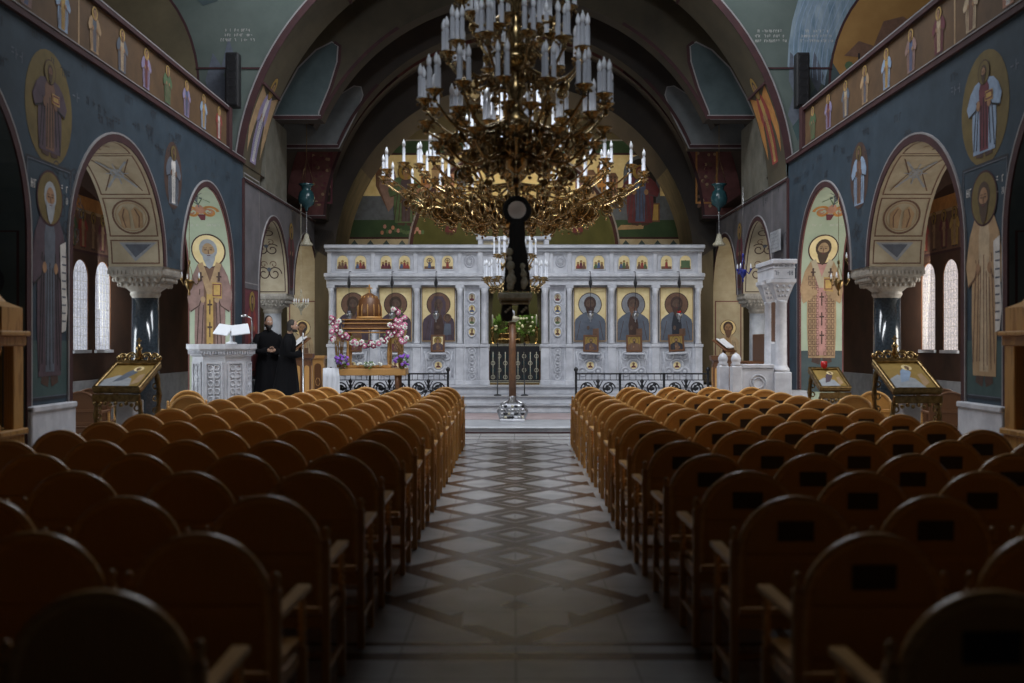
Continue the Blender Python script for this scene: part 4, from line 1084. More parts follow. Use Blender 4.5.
# ---- royal gate, altar and what stands behind
gx0, gx1 = ix(490), ix(539.8)
G = thing('royal_gate', 'low dark double gate with teal and white scrolls in the screen doorway', 'gate', (ix(514.7), DI + .12, BASE))
for e in (-1, 1):
    mb = MB(); w = (gx1 - gx0) / 2; xx0 = 0.004 if e > 0 else -w; xx1 = w if e > 0 else -.004
    mb.bx(xx0, xx1, -.02, .02, .06, iz(344) - BASE, IRON)
    for zz in (.06, .10, iz(344) - BASE - .05, iz(344) - BASE - .01): mb.bx(xx0, xx1, -.03, .03, zz, zz + .012, PALE)
    for k in range(4):
        x_ = xx0 + (xx1 - xx0) * (k + .5) / 4
        mb.tube([(x_, -.03, .15), (x_, -.03, .85)], .012, PALE, 5)
        for j in range(4):
            mb.tube([(x_ + .05 * cos(t * pi / 4), -.03, .2 + j * .18 + .05 * sin(t * pi / 4)) for t in range(8)], .009, BLUEGL if (j + k) % 2 else PALE, 4, True)
    mb.bx(xx0, xx1, -.028, .028, .0, .058, BRASS)
    mb.build('gate_leaf', G)
A_ = thing('altar_table', 'altar with white cloth edge and embroidered front behind the gate', 'altar', (ix(514.7), 28.2, BASE))
mb = MB(); mb.bx(-.78, .78, -.45, .45, .001, .98, DARKW, .01); mb.build('body', A_)
mb = MB(); mb.bx(-.85, .85, -.52, .52, .985, 1.03, WCLOTH, .01); mb.bx(-.85, .85, -.525, -.51, .86, 1.0, WCLOTH); mb.build('altar_cloth', A_)
mb = MB(); mb.bx(-.34, .34, -.42, -.06, 1.031, 1.2, BRASS, .02); mb.bx(-.25, .25, -.38, -.1, 1.2, 1.36, BRASS, .02); mb.box((0, -.1, 1.5), (.05, .04, .3), BRASS); mb.box((0, -.1, 1.55), (.2, .04, .04), BRASS)
o = mb.build('gilded_chest', None, loc=(ix(508), 28.2, BASE)); tag(o, 'stepped gilded chest with a cross on the altar', 'chest')
for k, q in enumerate((492.5, 536.5)):
    mb = MB(); mb.lathe([(.10, 0), (.10, .03), (.03, .06), (.05, .15), (.025, .2), (.045, .35), (.02, .4), (.07, .48), (.02, .5)], BRASS, (0, 0, 0), 14)
    o = mb.build('altar_candlestick', None, loc=(ix(q) * 1.085, 27.8, BASE + 1.035))
    tag(o, 'small gilt candlestick on the %s end of the altar' % ('pulpit' if k == 0 else 'throne'), 'candlestick')
    mb = MB(); mb.lathe([(.02, .5), (.02, .8), (.005, .84)], CANDLE, (0, 0, 0), 10); mb.build('candle', o)
LEAF = mat('leaf_green', (.07, .16, .03), .5, col2=(.16, .30, .06), scale=8)
WHITEF = mat('white_petal', (.75, .75, .68), .6)
PINKF = mat('pink_petal', (.52, .12, .24), .6, col2=(.70, .30, .42), scale=20); PLUMF = mat('crimson_petal', (.22, .02, .07), .6); VIOLF = mat('violet_petal', (.22, .07, .45), .6, col2=(.34, .14, .60), scale=15)
def leafball(mb, c, r, n, m, seed, sz=.06, flat=1.0):
    rr = random.Random(seed)
    for _ in range(n):
        v = Vector((rr.gauss(0, 1), rr.gauss(0, 1), rr.gauss(0, 1))).normalized() * r * (.55 + .45 * rr.random()); v.z *= flat
        q = Vector(c) + v; u = v.normalized(); w = u.orthogonal().normalized() * sz; t = (u * .8 + Vector((0, 0, .3))).normalized() * sz * 1.6
        mb.face([q - w * .5, q + t * .5 - w * .1, q + t, q + t * .5 + w * .7], m)
for k, (q, py) in enumerate(((527, 318), (501, 322))):
    pl = thing('altar_bouquet', ('bushy green bouquet with white blooms on the throne end of the altar', 'smaller green bouquet on the pulpit end of the altar')[k], 'flowers', (X(q, 28.5), 28.5, BASE + 1.034))
    mb = MB(); mb.lathe([(.07, 0), (.10, .1), (.06, .25), (.08, .3)], BRASS, (0, 0, 0), 14); mb.build('vase', pl)
    mb = MB(); leafball(mb, (0, 0, .55), .27 if k == 0 else .22, 190, LEAF, 4 + k, .09); mb.build('foliage', pl)
    rr = random.Random(k + 3); b0 = None
    for _ in range(14 if k == 0 else 5):
        if b0 is None: o = b0 = MB().ball((0, 0, 0), .035, WHITEF, 6).build('bloom', pl)
        else: o = b0.copy(); COL.objects.link(o)
        o.location = (rr.uniform(-.24, .24), -.25 + rr.uniform(-.06, .06), .55 + rr.uniform(-.22, .25))
# curtain rod frame in the doorway
for e, q in ((-1, 490), (1, 540)):
    t = thing('door_curtain', 'dark gathered curtain drawn back on the %s side of the doorway' % ('pulpit' if e < 0 else 'throne'), 'curtain', (ix(q), DI + .32, 0))
    mb = MB(); rows = []
    for z in (iz(284) , iz(300), iz(318), iz(330)):
        k = (iz(284) - z) / (iz(284) - iz(330)); wd = .16 - .09 * k
        rows.append([(-e * (-.06 + wd * j / 16) - e * 0, .02 * sin(j * 2.2), z) for j in range(17)])
    mb.grid(rows, mat('curtain_cloth', (.05, .035, .02), .8, col2=(.10, .08, .03), scale=6)); mb.build('cloth', t)
    mb = MB(); mb.tube([(-.10, 0, iz(283.4)), (.12, 0, iz(283.4))], .012, BRASS, 6); mb.build('rod', t)

# ---- small framed icons leaning on the screen, and hanging lamps before the big icons
NAME = ['first', 'second', 'third', 'fourth', 'fifth', 'sixth']
for k, (a, b, y0, y1) in enumerate(((348, 362, 336, 352), (388, 402, 336, 352), (430.7, 444.7, 334.5, 352), (583, 598.5, 334.8, 352), (626.3, 642.4, 334.8, 352), (669, 684.9, 334, 351.5))):
    D2 = DI - .16; xx0, xx1, zz0, zz1 = X(a, D2), X(b, D2), Z(y1, D2), Z(y0, D2); w, h = xx1 - xx0, zz1 - zz0
    t = thing('framed_icon', 'small dark wood framed icon leaning under the %s large icon from the pulpit end' % NAME[k], 'icon', ((xx0 + xx1) / 2, D2, zz0))
    t.rotation_euler = (radians(-8), radians((-2, 1, 0, 2, 0, -3)[k]), 0)
    mb = MB()
    for q in (-1, 1): mb.box((q * (w / 2 - .025), 0, h / 2), (.05, .035, h), DARKW, None, .008); mb.box((0, 0, h / 2 + q * (h / 2 - .025)), (w, .034, .05), DARKW, None, .008)
    mb.build('frame', t)
    p = Paint(); p.a(rect(-w / 2 + .04, w / 2 - .04, .04, h - .04), 'ogold' if k != 2 else 'gold', 0)
    bust(p, 0, .045, w - .09, h - .09, P[('wine', 'wine', 'plum', 'plum', 'brown', 'night')[k]], P['brown'], 'hair', 'hair' if k != 2 else None, 'ogold', 1)
    p.build('painting', lambda u, v, h_: (u, -h_, v), t, step=.0012)
    mb = MB(); mb.bx(-w / 2 + .03, w / 2 - .03, .004, .02, .03, h - .03, DARKW); mb.build('backing', t)
    mb = MB(); mb.bx(-w / 2 - .04, w / 2 + .04, -.02, .13, -.06, -.02, MARB); mb.build('ledge', t)
for k, q in enumerate((349, 392, 436, 590.5, 635.4, 679.3)):
    D2 = DI - .5; zt = Z(272, D2); zl = Z(316, D2)
    t = thing('hanging_oil_lamp', '%s oil lamp hanging on chains before the %s large icon from the pulpit end' % ('red glass' if k == 5 else 'silver', NAME[k]), 'oil lamp', (X(q, D2), D2, zl))
    mb = MB(); H_ = zt - zl
    mb.tube([(0, 0, .28), (0, 0, H_)], .006, IRON, 5); mb.tube([(0, 0, H_), (0, .2, H_ + .02), (0, .36, H_ + .03)], .012, IRON, 5)
    for a in range(3): mb.tube([(.075 * cos(a * 2.1), .075 * sin(a * 2.1), .06), (.04 * cos(a * 2.1), .04 * sin(a * 2.1), .17), (0, 0, .28)], .005, IRON, 4)
    mb.lathe([(.004, H_ - .42), (.03, H_ - .36), (.05, H_ - .28), (.03, H_ - .2), (.012, H_ - .1)], IRON, (0, 0, 0), 10)
    mb.build('chain', t)
    mb = MB(); mb.lathe([(.004, -.16), (.018, -.14), (.012, -.1), (.05, -.06), (.075, 0), (.08, .05), (.07, .07)], SILVER, (0, 0, 0), 16); mb.build('bowl', t)
    mb = MB(); mb.lathe([(.035, .05), (.05, .10), (.045, .13)], REDGL if k == 5 else SMOKE, (0, 0, 0), 12); mb.build('glass', t)

# ---- wrought iron rails before the screen
def iron_rail(label, x0, x1, y, z0, H):
    t = thing('iron_railing', label, 'railing', ((x0 + x1) / 2, y, z0))
    w = x1 - x0
    mb = MB(); mb.box((0, 0, H - .02), (w, .05, .035), IRON, None, .006); mb.build('top_rail', t)
    mb = MB(); mb.box((0, 0, .1), (w, .03, .025), IRON); mb.box((0, 0, H - .16), (w, .02, .02), IRON); mb.build('lower_rail', t)
    n = max(2, round(w / 1.0)) + 1
    for k in range(n):
        xx = -w / 2 + w * k / (n - 1)
        mb = MB(); mb.box((xx, 0, H / 2), (.05, .05, H), IRON, None, .006)
        if k in (0, n - 1): mb.lathe([(.03, H), (.02, H + .02), (.05, H + .06), (.04, H + .1), (.004, H + .14)], IRON, (xx, 0, 0), 10)
        mb.build('post', t)
    for k in range(n - 1):
        xa = -w / 2 + w * k / (n - 1); xb = -w / 2 + w * (k + 1) / (n - 1); c = (xa + xb) / 2; hw = (xb - xa) / 2
        mb = MB()
        for e in (-1, 1):
            for f in (-1, 1):
                cx_, cz_ = c + e * hw * .48, H * .44 + f * .17
                mb.tube([(cx_ + e * (.15 * (1 - .7 * j / 26)) * cos(1.7 * 2 * pi * j / 26 + (0 if f > 0 else 3)), 0, cz_ + f * (.15 * (1 - .7 * j / 26)) * sin(1.7 * 2 * pi * j / 26)) for j in range(27)], .017, IRON, 5)
                mb.ball((cx_, 0, cz_), .045, IRON, 6)
            for j in range(4):
                mb.box((c + e * (.07 + .07 * j), 0, .52 + .05 * j), (.075, .012, .05), IRON, Matrix.Rotation(e * .6, 3, 'Y'))
            mb.tube([(c + e * hw * .9, 0, .12), (c + e * hw * .5, 0, H * .44), (c, 0, H * .6), (c + e * hw * .2, 0, H - .18)], .014, IRON, 5)
        mb.tube([(c + .09 * cos(j * pi / 8), 0, H * .42 + .12 * sin(j * pi / 8)) for j in range(16)], .016, IRON, 5, True)
        mb.ball((c, 0, H * .42), .05, IRON, 8); mb.lathe([(.004, H * .62), (.04, H * .68), (.02, H * .74), (.05, H * .8), (.004, H - .12)], IRON, (c, 0, 0), 8)
        for q in range(-3, 4): mb.box((c + q * hw / 3.6, 0, H - .09), (.012, .012, .14), IRON)
        mb.build('scroll_panel', t)
    return t
iron_rail('long black iron railing before the throne-side icons', X(576, 22.4), X(708, 22.4), 22.4, .121, .93)
iron_rail('black iron railing before the pulpit-side icons, beside the bier table', X(331, 22.4), X(448, 22.4), 22.4, .121, .93)

# ---- flower-decked wooden bier on its table
TY = 21.7
T_ = thing('bier_table', 'long brown wooden table carrying the flowered bier', 'table', (X(367, TY), TY, .121))
tz = Z(368, TY) - .121
mb = MB(); mb.box((0, 0, tz - .08), (1.74, .62, .15), MIDW, None, .015); mb.build('table_top', T_)
for sx in (-1, 1):
    for sy in (-1, 1):
        mb = MB(); mb.lathe([(.05, 0.001), (.05, .1), (.035, .14), (.055, .3), (.035, .5), (.05, .7), (.05, tz - .15)], DARKW, (sx * .68, sy * .22, 0), 12); mb.build('leg', T_)
mb = MB(); rows = []
for k, (z, w) in enumerate(((tz + .003, .28), (tz - .2, .30), (tz - .45, .30), (.15, .34))):
    rows.append([(-.95 + w * 1.2 * j / 12, -.33 - .012 * sin(j * 1.7 + k) - .02, z + .121) for j in range(13)])
mb.grid(rows, WCLOTH); mb.grid([rows[0], [(q[0], q[1] + .3, q[2] + .004) for q in rows[0]]], WCLOTH)
o = mb.build('white_drape', None, loc=(X(367, TY) + .06, TY, 0)); tag(o, 'white cloth hanging over the front of the bier table', 'cloth')
B_ = thing('wooden_bier', 'carved wooden bier canopy with domed top and cross on the table', 'bier', (X(369, TY), TY + .06, tz + .122))
bz = tz + .122; zz = lambda py: Z(py, TY) - bz
mb = MB(); mb.box((0, 0, zz(325.5)), (1.02, .46, .20), DARKW, None, .015)
for q in (319.8, 323.5, 328.5, 332.5): mb.box((0, 0, zz(q)), (1.10, .54, .035), MIDW, None, .01)
mb.build('canopy', B_)
for sx in (-1, 1):
    for sy in (-1, 1):
        mb = MB(); mb.lathe([(.035, 0), (.035, .06), (.022, .1), (.035, .3), (.022, .5), (.032, zz(333))], MIDW, (sx * .44, sy * .19, 0), 10); mb.build('post', B_)
mb = MB(); mb.box((0, 0, .03), (1.0, .46, .06), MIDW, None, .01); mb.build('platform', B_)
mb = MB(); r_ = .26
mb.lathe([(r_, zz(318.5)), (r_, zz(311)), (r_ * .98, zz(306)), (r_ * .86, zz(300)), (r_ * .6, zz(296)), (r_ * .25, zz(293.5)), (.02, zz(292.5))], DARKW, (0, 0, 0), 24); 
mb.lathe([(r_ * 1.08, zz(319)), (r_ * 1.08, zz(317)), (r_ * 1.02, zz(316.5))], MIDW, (0, 0, 0), 24)
for k in range(12): mb.tube([(r_ * 1.01 * cos(k * pi / 6), r_ * 1.01 * sin(k * pi / 6), zz(318)), (r_ * 1.0 * cos(k * pi / 6), r_ * 1.0 * sin(k * pi / 6), zz(307)), (r_ * .62 * cos(k * pi / 6), r_ * .62 * sin(k * pi / 6), zz(296.2))], .012, MIDW, 5)
dm = mb.build('dome', B_)
mb = MB(); mb.box((0, 0, zz(289)), (.03, .03, .2), MIDW); mb.box((0, 0, zz(288)), (.12, .03, .03), MIDW); mb.build('cross', B_)
def bloom(m):
    mb = MB()
    for k in range(6):
        a = k * pi / 3; mb.ball((.033 * cos(a), 0, .033 * sin(a)), .028, m, 6, (1, .6, 1))
    mb.ball((0, -.012, 0), .025, WHITEF if m is not WHITEF else PINKF, 6); return mb
GL = thing('flower_garland', 'swag of pink, crimson and white flowers hung round the wooden bier', 'garland', (X(371, TY), TY - .30, Z(340, TY)))
path = [(-36, 318), (-37, 326), (-35, 333), (-31, 323), (-30, 329), (-27, 333), (-24, 336), (-20, 338), (-16, 341), (-12, 343), (-8, 344), (-4, 345), (0, 344), (4, 345), (8, 344), (12, 342), (15, 340), (18, 337), (21, 334), (24, 331), (27, 326), (29, 322), (31, 328), (34, 333), (36, 340), (35, 326), (31, 335), (33, 341), (26, 319), (22, 326), (-33, 340), (-37, 341), (29, 312), (25, 309), (34, 319)]
gp = lambda dx, py: (dx * TY / FPX, 0, Z(py, TY) - Z(340, TY))
mb = MB(); mb.tube([gp(*q) for q in path[3:22]], .018, LEAF, 5)
for k in range(0, len(path)): leafball(mb, gp(*path[k]), .055, 6, LEAF, k, .035)
mb.build('leaves', GL)
proto = {}
rr = random.Random(4)
for k, q in enumerate(path):
    for j in range(2):
        key = ('p', 'w', 'c', 'p', 'c')[(k * 2 + j * 3 + rr.randrange(2)) % 5]; c = gp(*q)
        if key not in proto: o = bloom({'p': PINKF, 'w': WHITEF, 'c': PLUMF}[key]).build('bloom', GL); proto[key] = o
        else: o = proto[key].copy(); COL.objects.link(o); o.parent = GL
        o.location = (c[0] + rr.uniform(-.045, .045), -.02 - rr.uniform(0, .04), c[2] + rr.uniform(-.045, .045)); o.rotation_euler = (0, rr.uniform(0, 3), rr.uniform(-.4, .4))
for e, px in ((-1, 339), (1, 400)):
    t = thing('palm_sheaf', 'dry straw-coloured sheaf tied to the bier at its %s side' % ('pulpit' if e < 0 else 'aisle'), 'sheaf', (X(px, TY), TY + .0, bz))
    mb = MB(); rr = random.Random(e + 2)
    STRAW = mat('straw', (.30, .17, .06), .6, col2=(.44, .27, .11), scale=9)
    for k in range(16):
        a = rr.uniform(-.14, .14); b = rr.uniform(-.28, .28); h = rr.uniform(.55, .95)
        mb.tube([(a * .25, 0, 0.0), (a * .6, -.02, h * .5), (b * .55, -.05 + rr.uniform(-.05, .05), h)], lambda q: .012 * (1.1 - q * .6), STRAW, 4)
    mb.build('stalks', t); mb = MB(); mb.tube([(.05 * cos(k), .05 * sin(k), .2) for k in range(7)], .012, MIDW, 4, True); mb.build('tie', t)
for k, (px, py) in enumerate(((344, 361), (403.5, 360))):
    t = thing('violet_bouquet', 'violet flowers in a pot at the %s end of the bier table' % ('pulpit' if k == 0 else 'aisle'), 'flowers', (X(px, TY), TY - .27, bz))
    mb = MB(); mb.lathe([(.05, .001), (.07, .08), (.075, .09)], DARKW, (0, 0, 0), 12); mb.build('pot', t)
    mb = MB(); leafball(mb, (0, 0, .15), .11, 60, LEAF, 8 + k, .05); mb.build('foliage', t)
    f0 = None
    for j in range(16):
        rr = random.Random(j + 20 * k)
        if f0 is None:
            mb = MB()
            for q in range(5): mb.ball((.02 * cos(q * 1.257), 0, .02 * sin(q * 1.257)), .02, VIOLF, 6)
            o = f0 = mb.build('bloom', t)
        else: o = f0.copy(); COL.objects.link(o)
        o.location = (rr.uniform(-.15, .15), -.1 + rr.uniform(-.04, .06), .18 + rr.uniform(-.1, .11)); o.rotation_euler = (rr.uniform(-1, 1), 0, rr.uniform(-1, 1))
t = thing('white_bouquet', 'loose white flowers lying in the middle of the bier table', 'flowers', (X(371, TY), TY - .29, bz + .001))
mb = MB(); leafball(mb, (0, 0, .07), .09, 50, LEAF, 31, .04, .5); mb.build('foliage', t)
rr = random.Random(2); b0 = None
for _ in range(22):
    if b0 is None: o = b0 = MB().ball((0, 0, 0), .028, WHITEF, 6).build('bloom', t)
    else: o = b0.copy(); COL.objects.link(o)
    o.location = (rr.uniform(-.26, .26), rr.uniform(-.04, .05), .06 + rr.uniform(0, .06))

# ---- tall candle on its silver base in the middle of the steps, and two thin rod stands
PD = 20.4; PZ = .122
t = thing('paschal_candle_stand', 'tall brown candle pole on a carved silver base amid the steps', 'candle stand', (X(512.5, PD), PD, PZ))
k_ = lambda py: Z(py, PD) - PZ
mb = MB(); mb.box((0, 0, .03), (.50, .36, .06), MARB, None, .01); mb.box((0, 0, .20), (.36, .30, .30), MARBD, None, .02); mb.box((-.19, 0, .2), (.14, .3, .26), MARBD, None, .02)
for a in range(7):
    for b in range(4): mb.ball((-.21 + .07 * a, -.16, .09 + .075 * b), .03, (SILVER, IRON, MARB, PALE, IRON)[(a * 3 + b * 5 + a * b) % 5], 6, (1 + .3 * ((a + b) % 3), .6, 1))
for e in (-1, 1): mb.tube([(e * .24, 0, .06), (e * .30, 0, .2), (e * .22, 0, .35), (e * .1, 0, .42)], .025, SILVER, 6)
mb.build('base', t)
mb = MB(); mb.lathe([(.11, .34), (.12, .40), (.07, .45), (.09, .50), (.06, .54)], SILVER, (0, 0, 0), 14); mb.build('socket', t)
mb = MB(); mb.lathe([(.075, .52), (.072, 1.0), (.075, 1.4), (.07, k_(322))], mat('brown_wax', (.12, .055, .025), .5, col2=(.17, .08, .035), scale=9), (0, 0, 0), 14); mb.build('pole', t)
mb = MB(); mb.lathe([(.08, k_(322)), (.14, k_(320)), (.15, k_(317.5)), (.05, k_(316))], PALE, (0, 0, 0), 14); mb.lathe([(.05, k_(316)), (.045, k_(311)), (.004, k_(310))], CANDLE, (0, 0, 0), 10); mb.build('drip_collar', t)
for e, px in ((-1, 497.5), (1, 524.5)):
    t = thing('rope_stanchion', 'thin dark stanchion beside the brown candle pole, %s side' % ('pulpit' if e < 0 else 'throne'), 'stanchion', (X(px, 23.9), 23.9, .462))
    mb = MB(); mb.lathe([(.09, 0), (.09, .02), (.015, .04), (.012, 1.2), (.03, 1.24), (.004, 1.28)], IRON, (0, 0, 0), 10); mb.build('post', t)
# ================================================================ PULPIT AND THRONE
def octo(r, z, a0=pi / 8, n=8, c=(0, 0)): return [(c[0] + r * cos(a0 + 2 * pi * k / n), c[1] + r * sin(a0 + 2 * pi * k / n), z) for k in range(n)]
PX, PY_ = -5.14, 17.6
pt = 1.70
PU = thing('marble_pulpit', 'eight-sided white marble pulpit with carved panels by the bishop fresco arch', 'pulpit', (PX, PY_, 0.001))
mb = MB()
mb.grid([octo(.60, 0), octo(.60, .32), octo(.54, .36), octo(.52, .40)], MARB, False, True, True); mb.build('base', PU)
mb = MB(); mb.grid([octo(.50, .40), octo(.50, pt - .22)], MARB, False, True, True); mb.build('body', PU)
mb = MB(); mb.grid([octo(.50, pt - .22), octo(.54, pt - .19), octo(.53, pt - .15), octo(.58, pt - .10), octo(.60, pt - .08), octo(.60, pt)], MARB, False, True, True)
for k in range(8):
    a = pi / 8 + pi / 4 * k; a2 = a + pi / 4
    for j in range(9):
        q = (j + .5) / 9; x_ = .565 * (cos(a) * (1 - q) + cos(a2) * q); y_ = .565 * (sin(a) * (1 - q) + sin(a2) * q)
        mb.box((x_, y_, pt - .145), (.025, .025, .06), MARBD, Matrix.Rotation(a + pi / 8, 3, 'Z'))
mb.build('cornice', PU)
for k in range(8):
    a = pi / 4 * (k + 1); d_ = .50 * cos(pi / 8); R_ = Matrix.Rotation(a, 3, 'Z')
    f = lambda u, v, h: tuple(R_ @ Vector((d_ + h, u, v)))
    mb = MB(); hw = .15
    for pts in (rect(-hw, hw, .50, .53), rect(-hw, hw, pt - .34, pt - .31), rect(-hw, -hw + .03, .53, pt - .34), rect(hw - .03, hw, .53, pt - .34)): mb.prism(pts, f, -.005, .025, MARB)
    for j in range(6):
        for e in (-1, 1):
            pts = [f(e * .055 + .045 * cos(q * pi / 4), .62 + .135 * j + .05 * sin(q * pi / 4), .008) for q in range(8)]
            mb.tube(pts, .011, MARB, 4, True)
    mb.prism(rect(-.012, .012, .56, pt - .38), f, -.005, .02, MARB); mb.prism(rect(-.08, .08, 1.12, 1.145), f, -.005, .021, MARB)
    mb.build('carved_panel', PU)
for e in (-1, 1):
    mb = MB(); mb.box((e * .56, -.02, .74 / 2), (.10, .5, .74), MARB, None, .012); mb.build('side_slab', PU)
ST = thing('book_stand', 'white double-leaf book stand on top of the marble pulpit', 'book stand', (PX + .20, PY_ - .12, pt + .003))
mb = MB(); mb.lathe([(.10, 0), (.10, .02), (.03, .05), (.028, .2)], WCLOTH, (0, 0, 0), 14); mb.build('stem', ST)
for e in (-1, 1):
    mb = MB(); mb.box((e * .145, .02, .25 + .05 * (e < 0) * 0), (.31, .025, .24), WCLOTH, Matrix.Rotation(e * -.42, 3, 'Y') @ Matrix.Rotation(-.65, 3, 'X') @ Matrix.Rotation(e * .45, 3, 'Z'), .006); mb.build('leaf', ST)
t = thing('microphone', 'gooseneck microphone rising at the edge of the pulpit top', 'microphone', (PX + .50, PY_ + .12, pt + .003))
mb = MB(); mb.lathe([(.05, 0), (.05, .015), (.012, .03)], BLACKP, (0, 0, 0), 12); mb.build('foot', t)
mb = MB(); mb.tube([(0, 0, .02), (0, 0, .35), (-.02, 0, .46), (-.10, 0, .50)], .010, SILVER, 6); mb.build('gooseneck', t)
mb = MB(); mb.tube([(-.10, 0, .50), (-.20, 0, .50)], .022, SILVER, 8); mb.build('capsule', t)

TH = thing('bishop_throne', 'white marble bishop throne with columned canopy beside the throne-side arch', 'throne', (4.75, 18.0, .0))
def tb(mb, x0, x1, y0, y1, z0, z1, m=MARB, bev=.01): mb.bx(x0 - 4.75, x1 - 4.75, y0 - 18, y1 - 18, z0, z1, m, bev)
for (xx, yy) in ((4.70, 17.60), (4.70, 18.36)):
    mb = MB(); c = (xx - 4.75, yy - 18, 0)
    mb.box((c[0], c[1], .61), (.30, .30, 1.21), MARB, None, .015)
    mb.lathe([(.15, 1.22), (.15, 1.26), (.12, 1.30), (.105, 1.34), (.095, 2.42), (.11, 2.44), (.10, 2.47)], MARB, c, 18); mb.build('column', TH)
    mb = MB()
    mb.grid([[(c[0] + q * a, c[1] + w * a, z) for q, w in ((-1, -1), (1, -1), (1, 1), (-1, 1))] for a, z in ((.09, 2.46), (.10, 2.5), (.18, 2.74), (.21, 2.78), (.21, 2.84))], MARB, False, True, True)
    for j in range(3):
        for e in (-.09, 0, .09): mb.ball((c[0] + e * (.6 + .3 * j), c[1] - .11 - .035 * j, 2.55 + .08 * j), .028, MARBD, 6)
    mb.build('capital', TH)
mb = MB(); tb(mb, 4.52, 4.89, 17.40, 18.56, 2.84, 3.10); tb(mb, 4.49, 4.92, 17.36, 18.60, 3.10, 3.18); tb(mb, 4.51, 4.90, 17.39, 18.57, 3.02, 3.05, MARBD)
mb.build('canopy', TH)
p = Paint(); p.glyphs(-.17, 3.045, .34, .045, 9, 'slate', 0, 41); p.glyphs(-.17, 2.90, .34, .08, 6, 'slate', 0, 42)
p.build('carved_lettering', lambda u, v, h: (4.70 + u - 4.75, 17.40 - 18 - h, v), TH)
mb = MB(); tb(mb, 4.80, 5.35, 18.0, 18.6, .401, .85);   mb.build('seat', TH)
mb = MB(); tb(mb, 3.62, 5.45, 17.2, 18.95, .001, .40); mb.build('platform', TH)
mb = MB(); tb(mb, 3.99, 4.55, 17.5, 17.6, .40, 1.28, MARB); tb(mb, 3.98, 4.55, 17.47, 17.63, 1.28, 1.35)
for r in (.14, .09): mb.tube([(4.27 - 4.75 + r * cos(k * pi / 10), 17.49 - 18, 1.02 + r * sin(k * pi / 10)) for k in range(20)], .014, MARBD, 5, True)
for k in range(5):
    a = pi * (k + .5) / 5; mb.tube([(4.27 - 4.75, 17.49 - 18, .6), (4.27 - 4.75 + .12 * cos(a), 17.485 - 18, .6 + .14 * sin(a)), (4.27 - 4.75 + .2 * cos(a), 17.49 - 18, .6 + .22 * sin(a))], .02, MARBD, 5)
mb.build('front_panel', TH)
for (xx, yy) in ((3.74, 17.9), (3.885, 17.5)):
    mb = MB(); c = (xx - 4.75, yy - 18, 0)
    mb.box((c[0], c[1], .86), (.19, .19, .92), MARB, None, .02)
    mb.lathe([(.07, 1.31), (.10, 1.34), (.07, 1.37), (.085, 1.41), (.09, 1.45), (.06, 1.51), (.004, 1.55)], MARB, c, 14); mb.build('post', TH)
t = MB(); tb(t, 4.67, 4.73, 17.76, 18.2, .40, 1.72, MARB); t.build('side_panel', TH); t = MB(); tb(t, 4.68, 4.72, 17.76, 18.2, 1.74, 2.46, DARKW); o = t.build('icon_panel', TH)
# text slab on the throne-side wall
mb = MB(); mb.box((0, 0, 0), (.03, .78, .44), MARBG, None, .006)
o = mb.build('inscription_slab', None, loc=(5.484, 20.98, Z(247, 20.98) + .12)); tag(o, 'pale inscribed stone slab on the wall above the throne canopy', 'slab')
p = Paint()
for k in range(5): p.glyphs(-.34, .13 - .075 * k, .66, .045, 14, 'slate', 0, 50 + k)
p.build('lettering', lambda u, v, h: (-.016 - h, -u, v), o)
# choir platforms
for s in (-1, 1):
    mb = MB(); mb.bx(s * 3.3, s * 5.42, 19.3, 22.85, .122, .48, MARB, .012); struct(mb.build('trim_%d' % (21 if s < 0 else 22)), 'raised marble choir platform')

# ---- wooden lecterns of the choir
def lectern(label, x, y, z, H, tilt, mat_=MIDW):
    t = thing('choir_lectern', label, 'lectern', (x, y, z))
    mb = MB(); mb.grid([octo(.30, 0), octo(.30, .08), octo(.26, .11), octo(.25, H - .12), octo(.30, H - .08), octo(.31, H)], mat_, False, True, True); mb.build('body', t)
    mat_ = MIDW
    for k in range(8):
        a = pi / 4 * (k + 1); d_ = .25 * cos(pi / 8); R_ = Matrix.Rotation(a, 3, 'Z'); f = lambda u, v, h: tuple(R_ @ Vector((d_ + h + .004, u, v)))
        mb = MB(); mb.prism(rect(-.075, .075, .16, H - .18), f, -.004, .006, DARKW); mb.prism(archpoly(0, .2, .11, H - .44, 8), f, .004, .014, mat_); mb.build('panel', t)
    R2 = Matrix.Rotation(tilt, 3, 'Z') @ Matrix.Rotation(radians(38), 3, 'X')
    mb = MB(); mb.box((0, 0, H + .20), (.52, .40, .03), DARKW, R2, .006); mb.box((0, 0, H + .08), (.06, .06, .2), DARKW); mb.build('desk', t)
    return t, R2, H
for (lab, blab, x, y, H, tilt) in (('wooden choir lectern beside the two black-robed men', 'open white book on the lectern beside the black-robed men', X(300, 20.6), 20.6, 1.02, -1.1),
                             ('wooden choir lectern beyond the throne', 'open white book on the lectern beyond the throne', X(724, 20.6), 20.6, .98, 1.0)):
    t, R2, H = lectern(lab, x, y, .482, H, tilt, DARKW)
    b = thing('open_book', blab, 'book', (x, y, .482 + H + .225))
    for e in (-1, 1):
        mb = MB(); mb.box((0, 0, 0), (.20, .30, .03), PAPER, None, .006); o = mb.build('page_block', b); o.matrix_local = (R2 @ Matrix.Rotation(e * -.12, 3, 'Y')).to_4x4() @ Matrix.Translation((e * .10, 0, .018))
t = thing('carved_post', 'carved pale wood post standing at the end of the choir stall', 'post', (X(319, 21.7), 21.7, .482))
mb = MB(); mb.box((0, 0, .45), (.24, .24, .9), MIDW, None, .012); mb.build('shaft', t)
mb = MB(); mb.box((0, 0, .93), (.30, .30, .07), MIDW, None, .012); mb.build('cap', t)
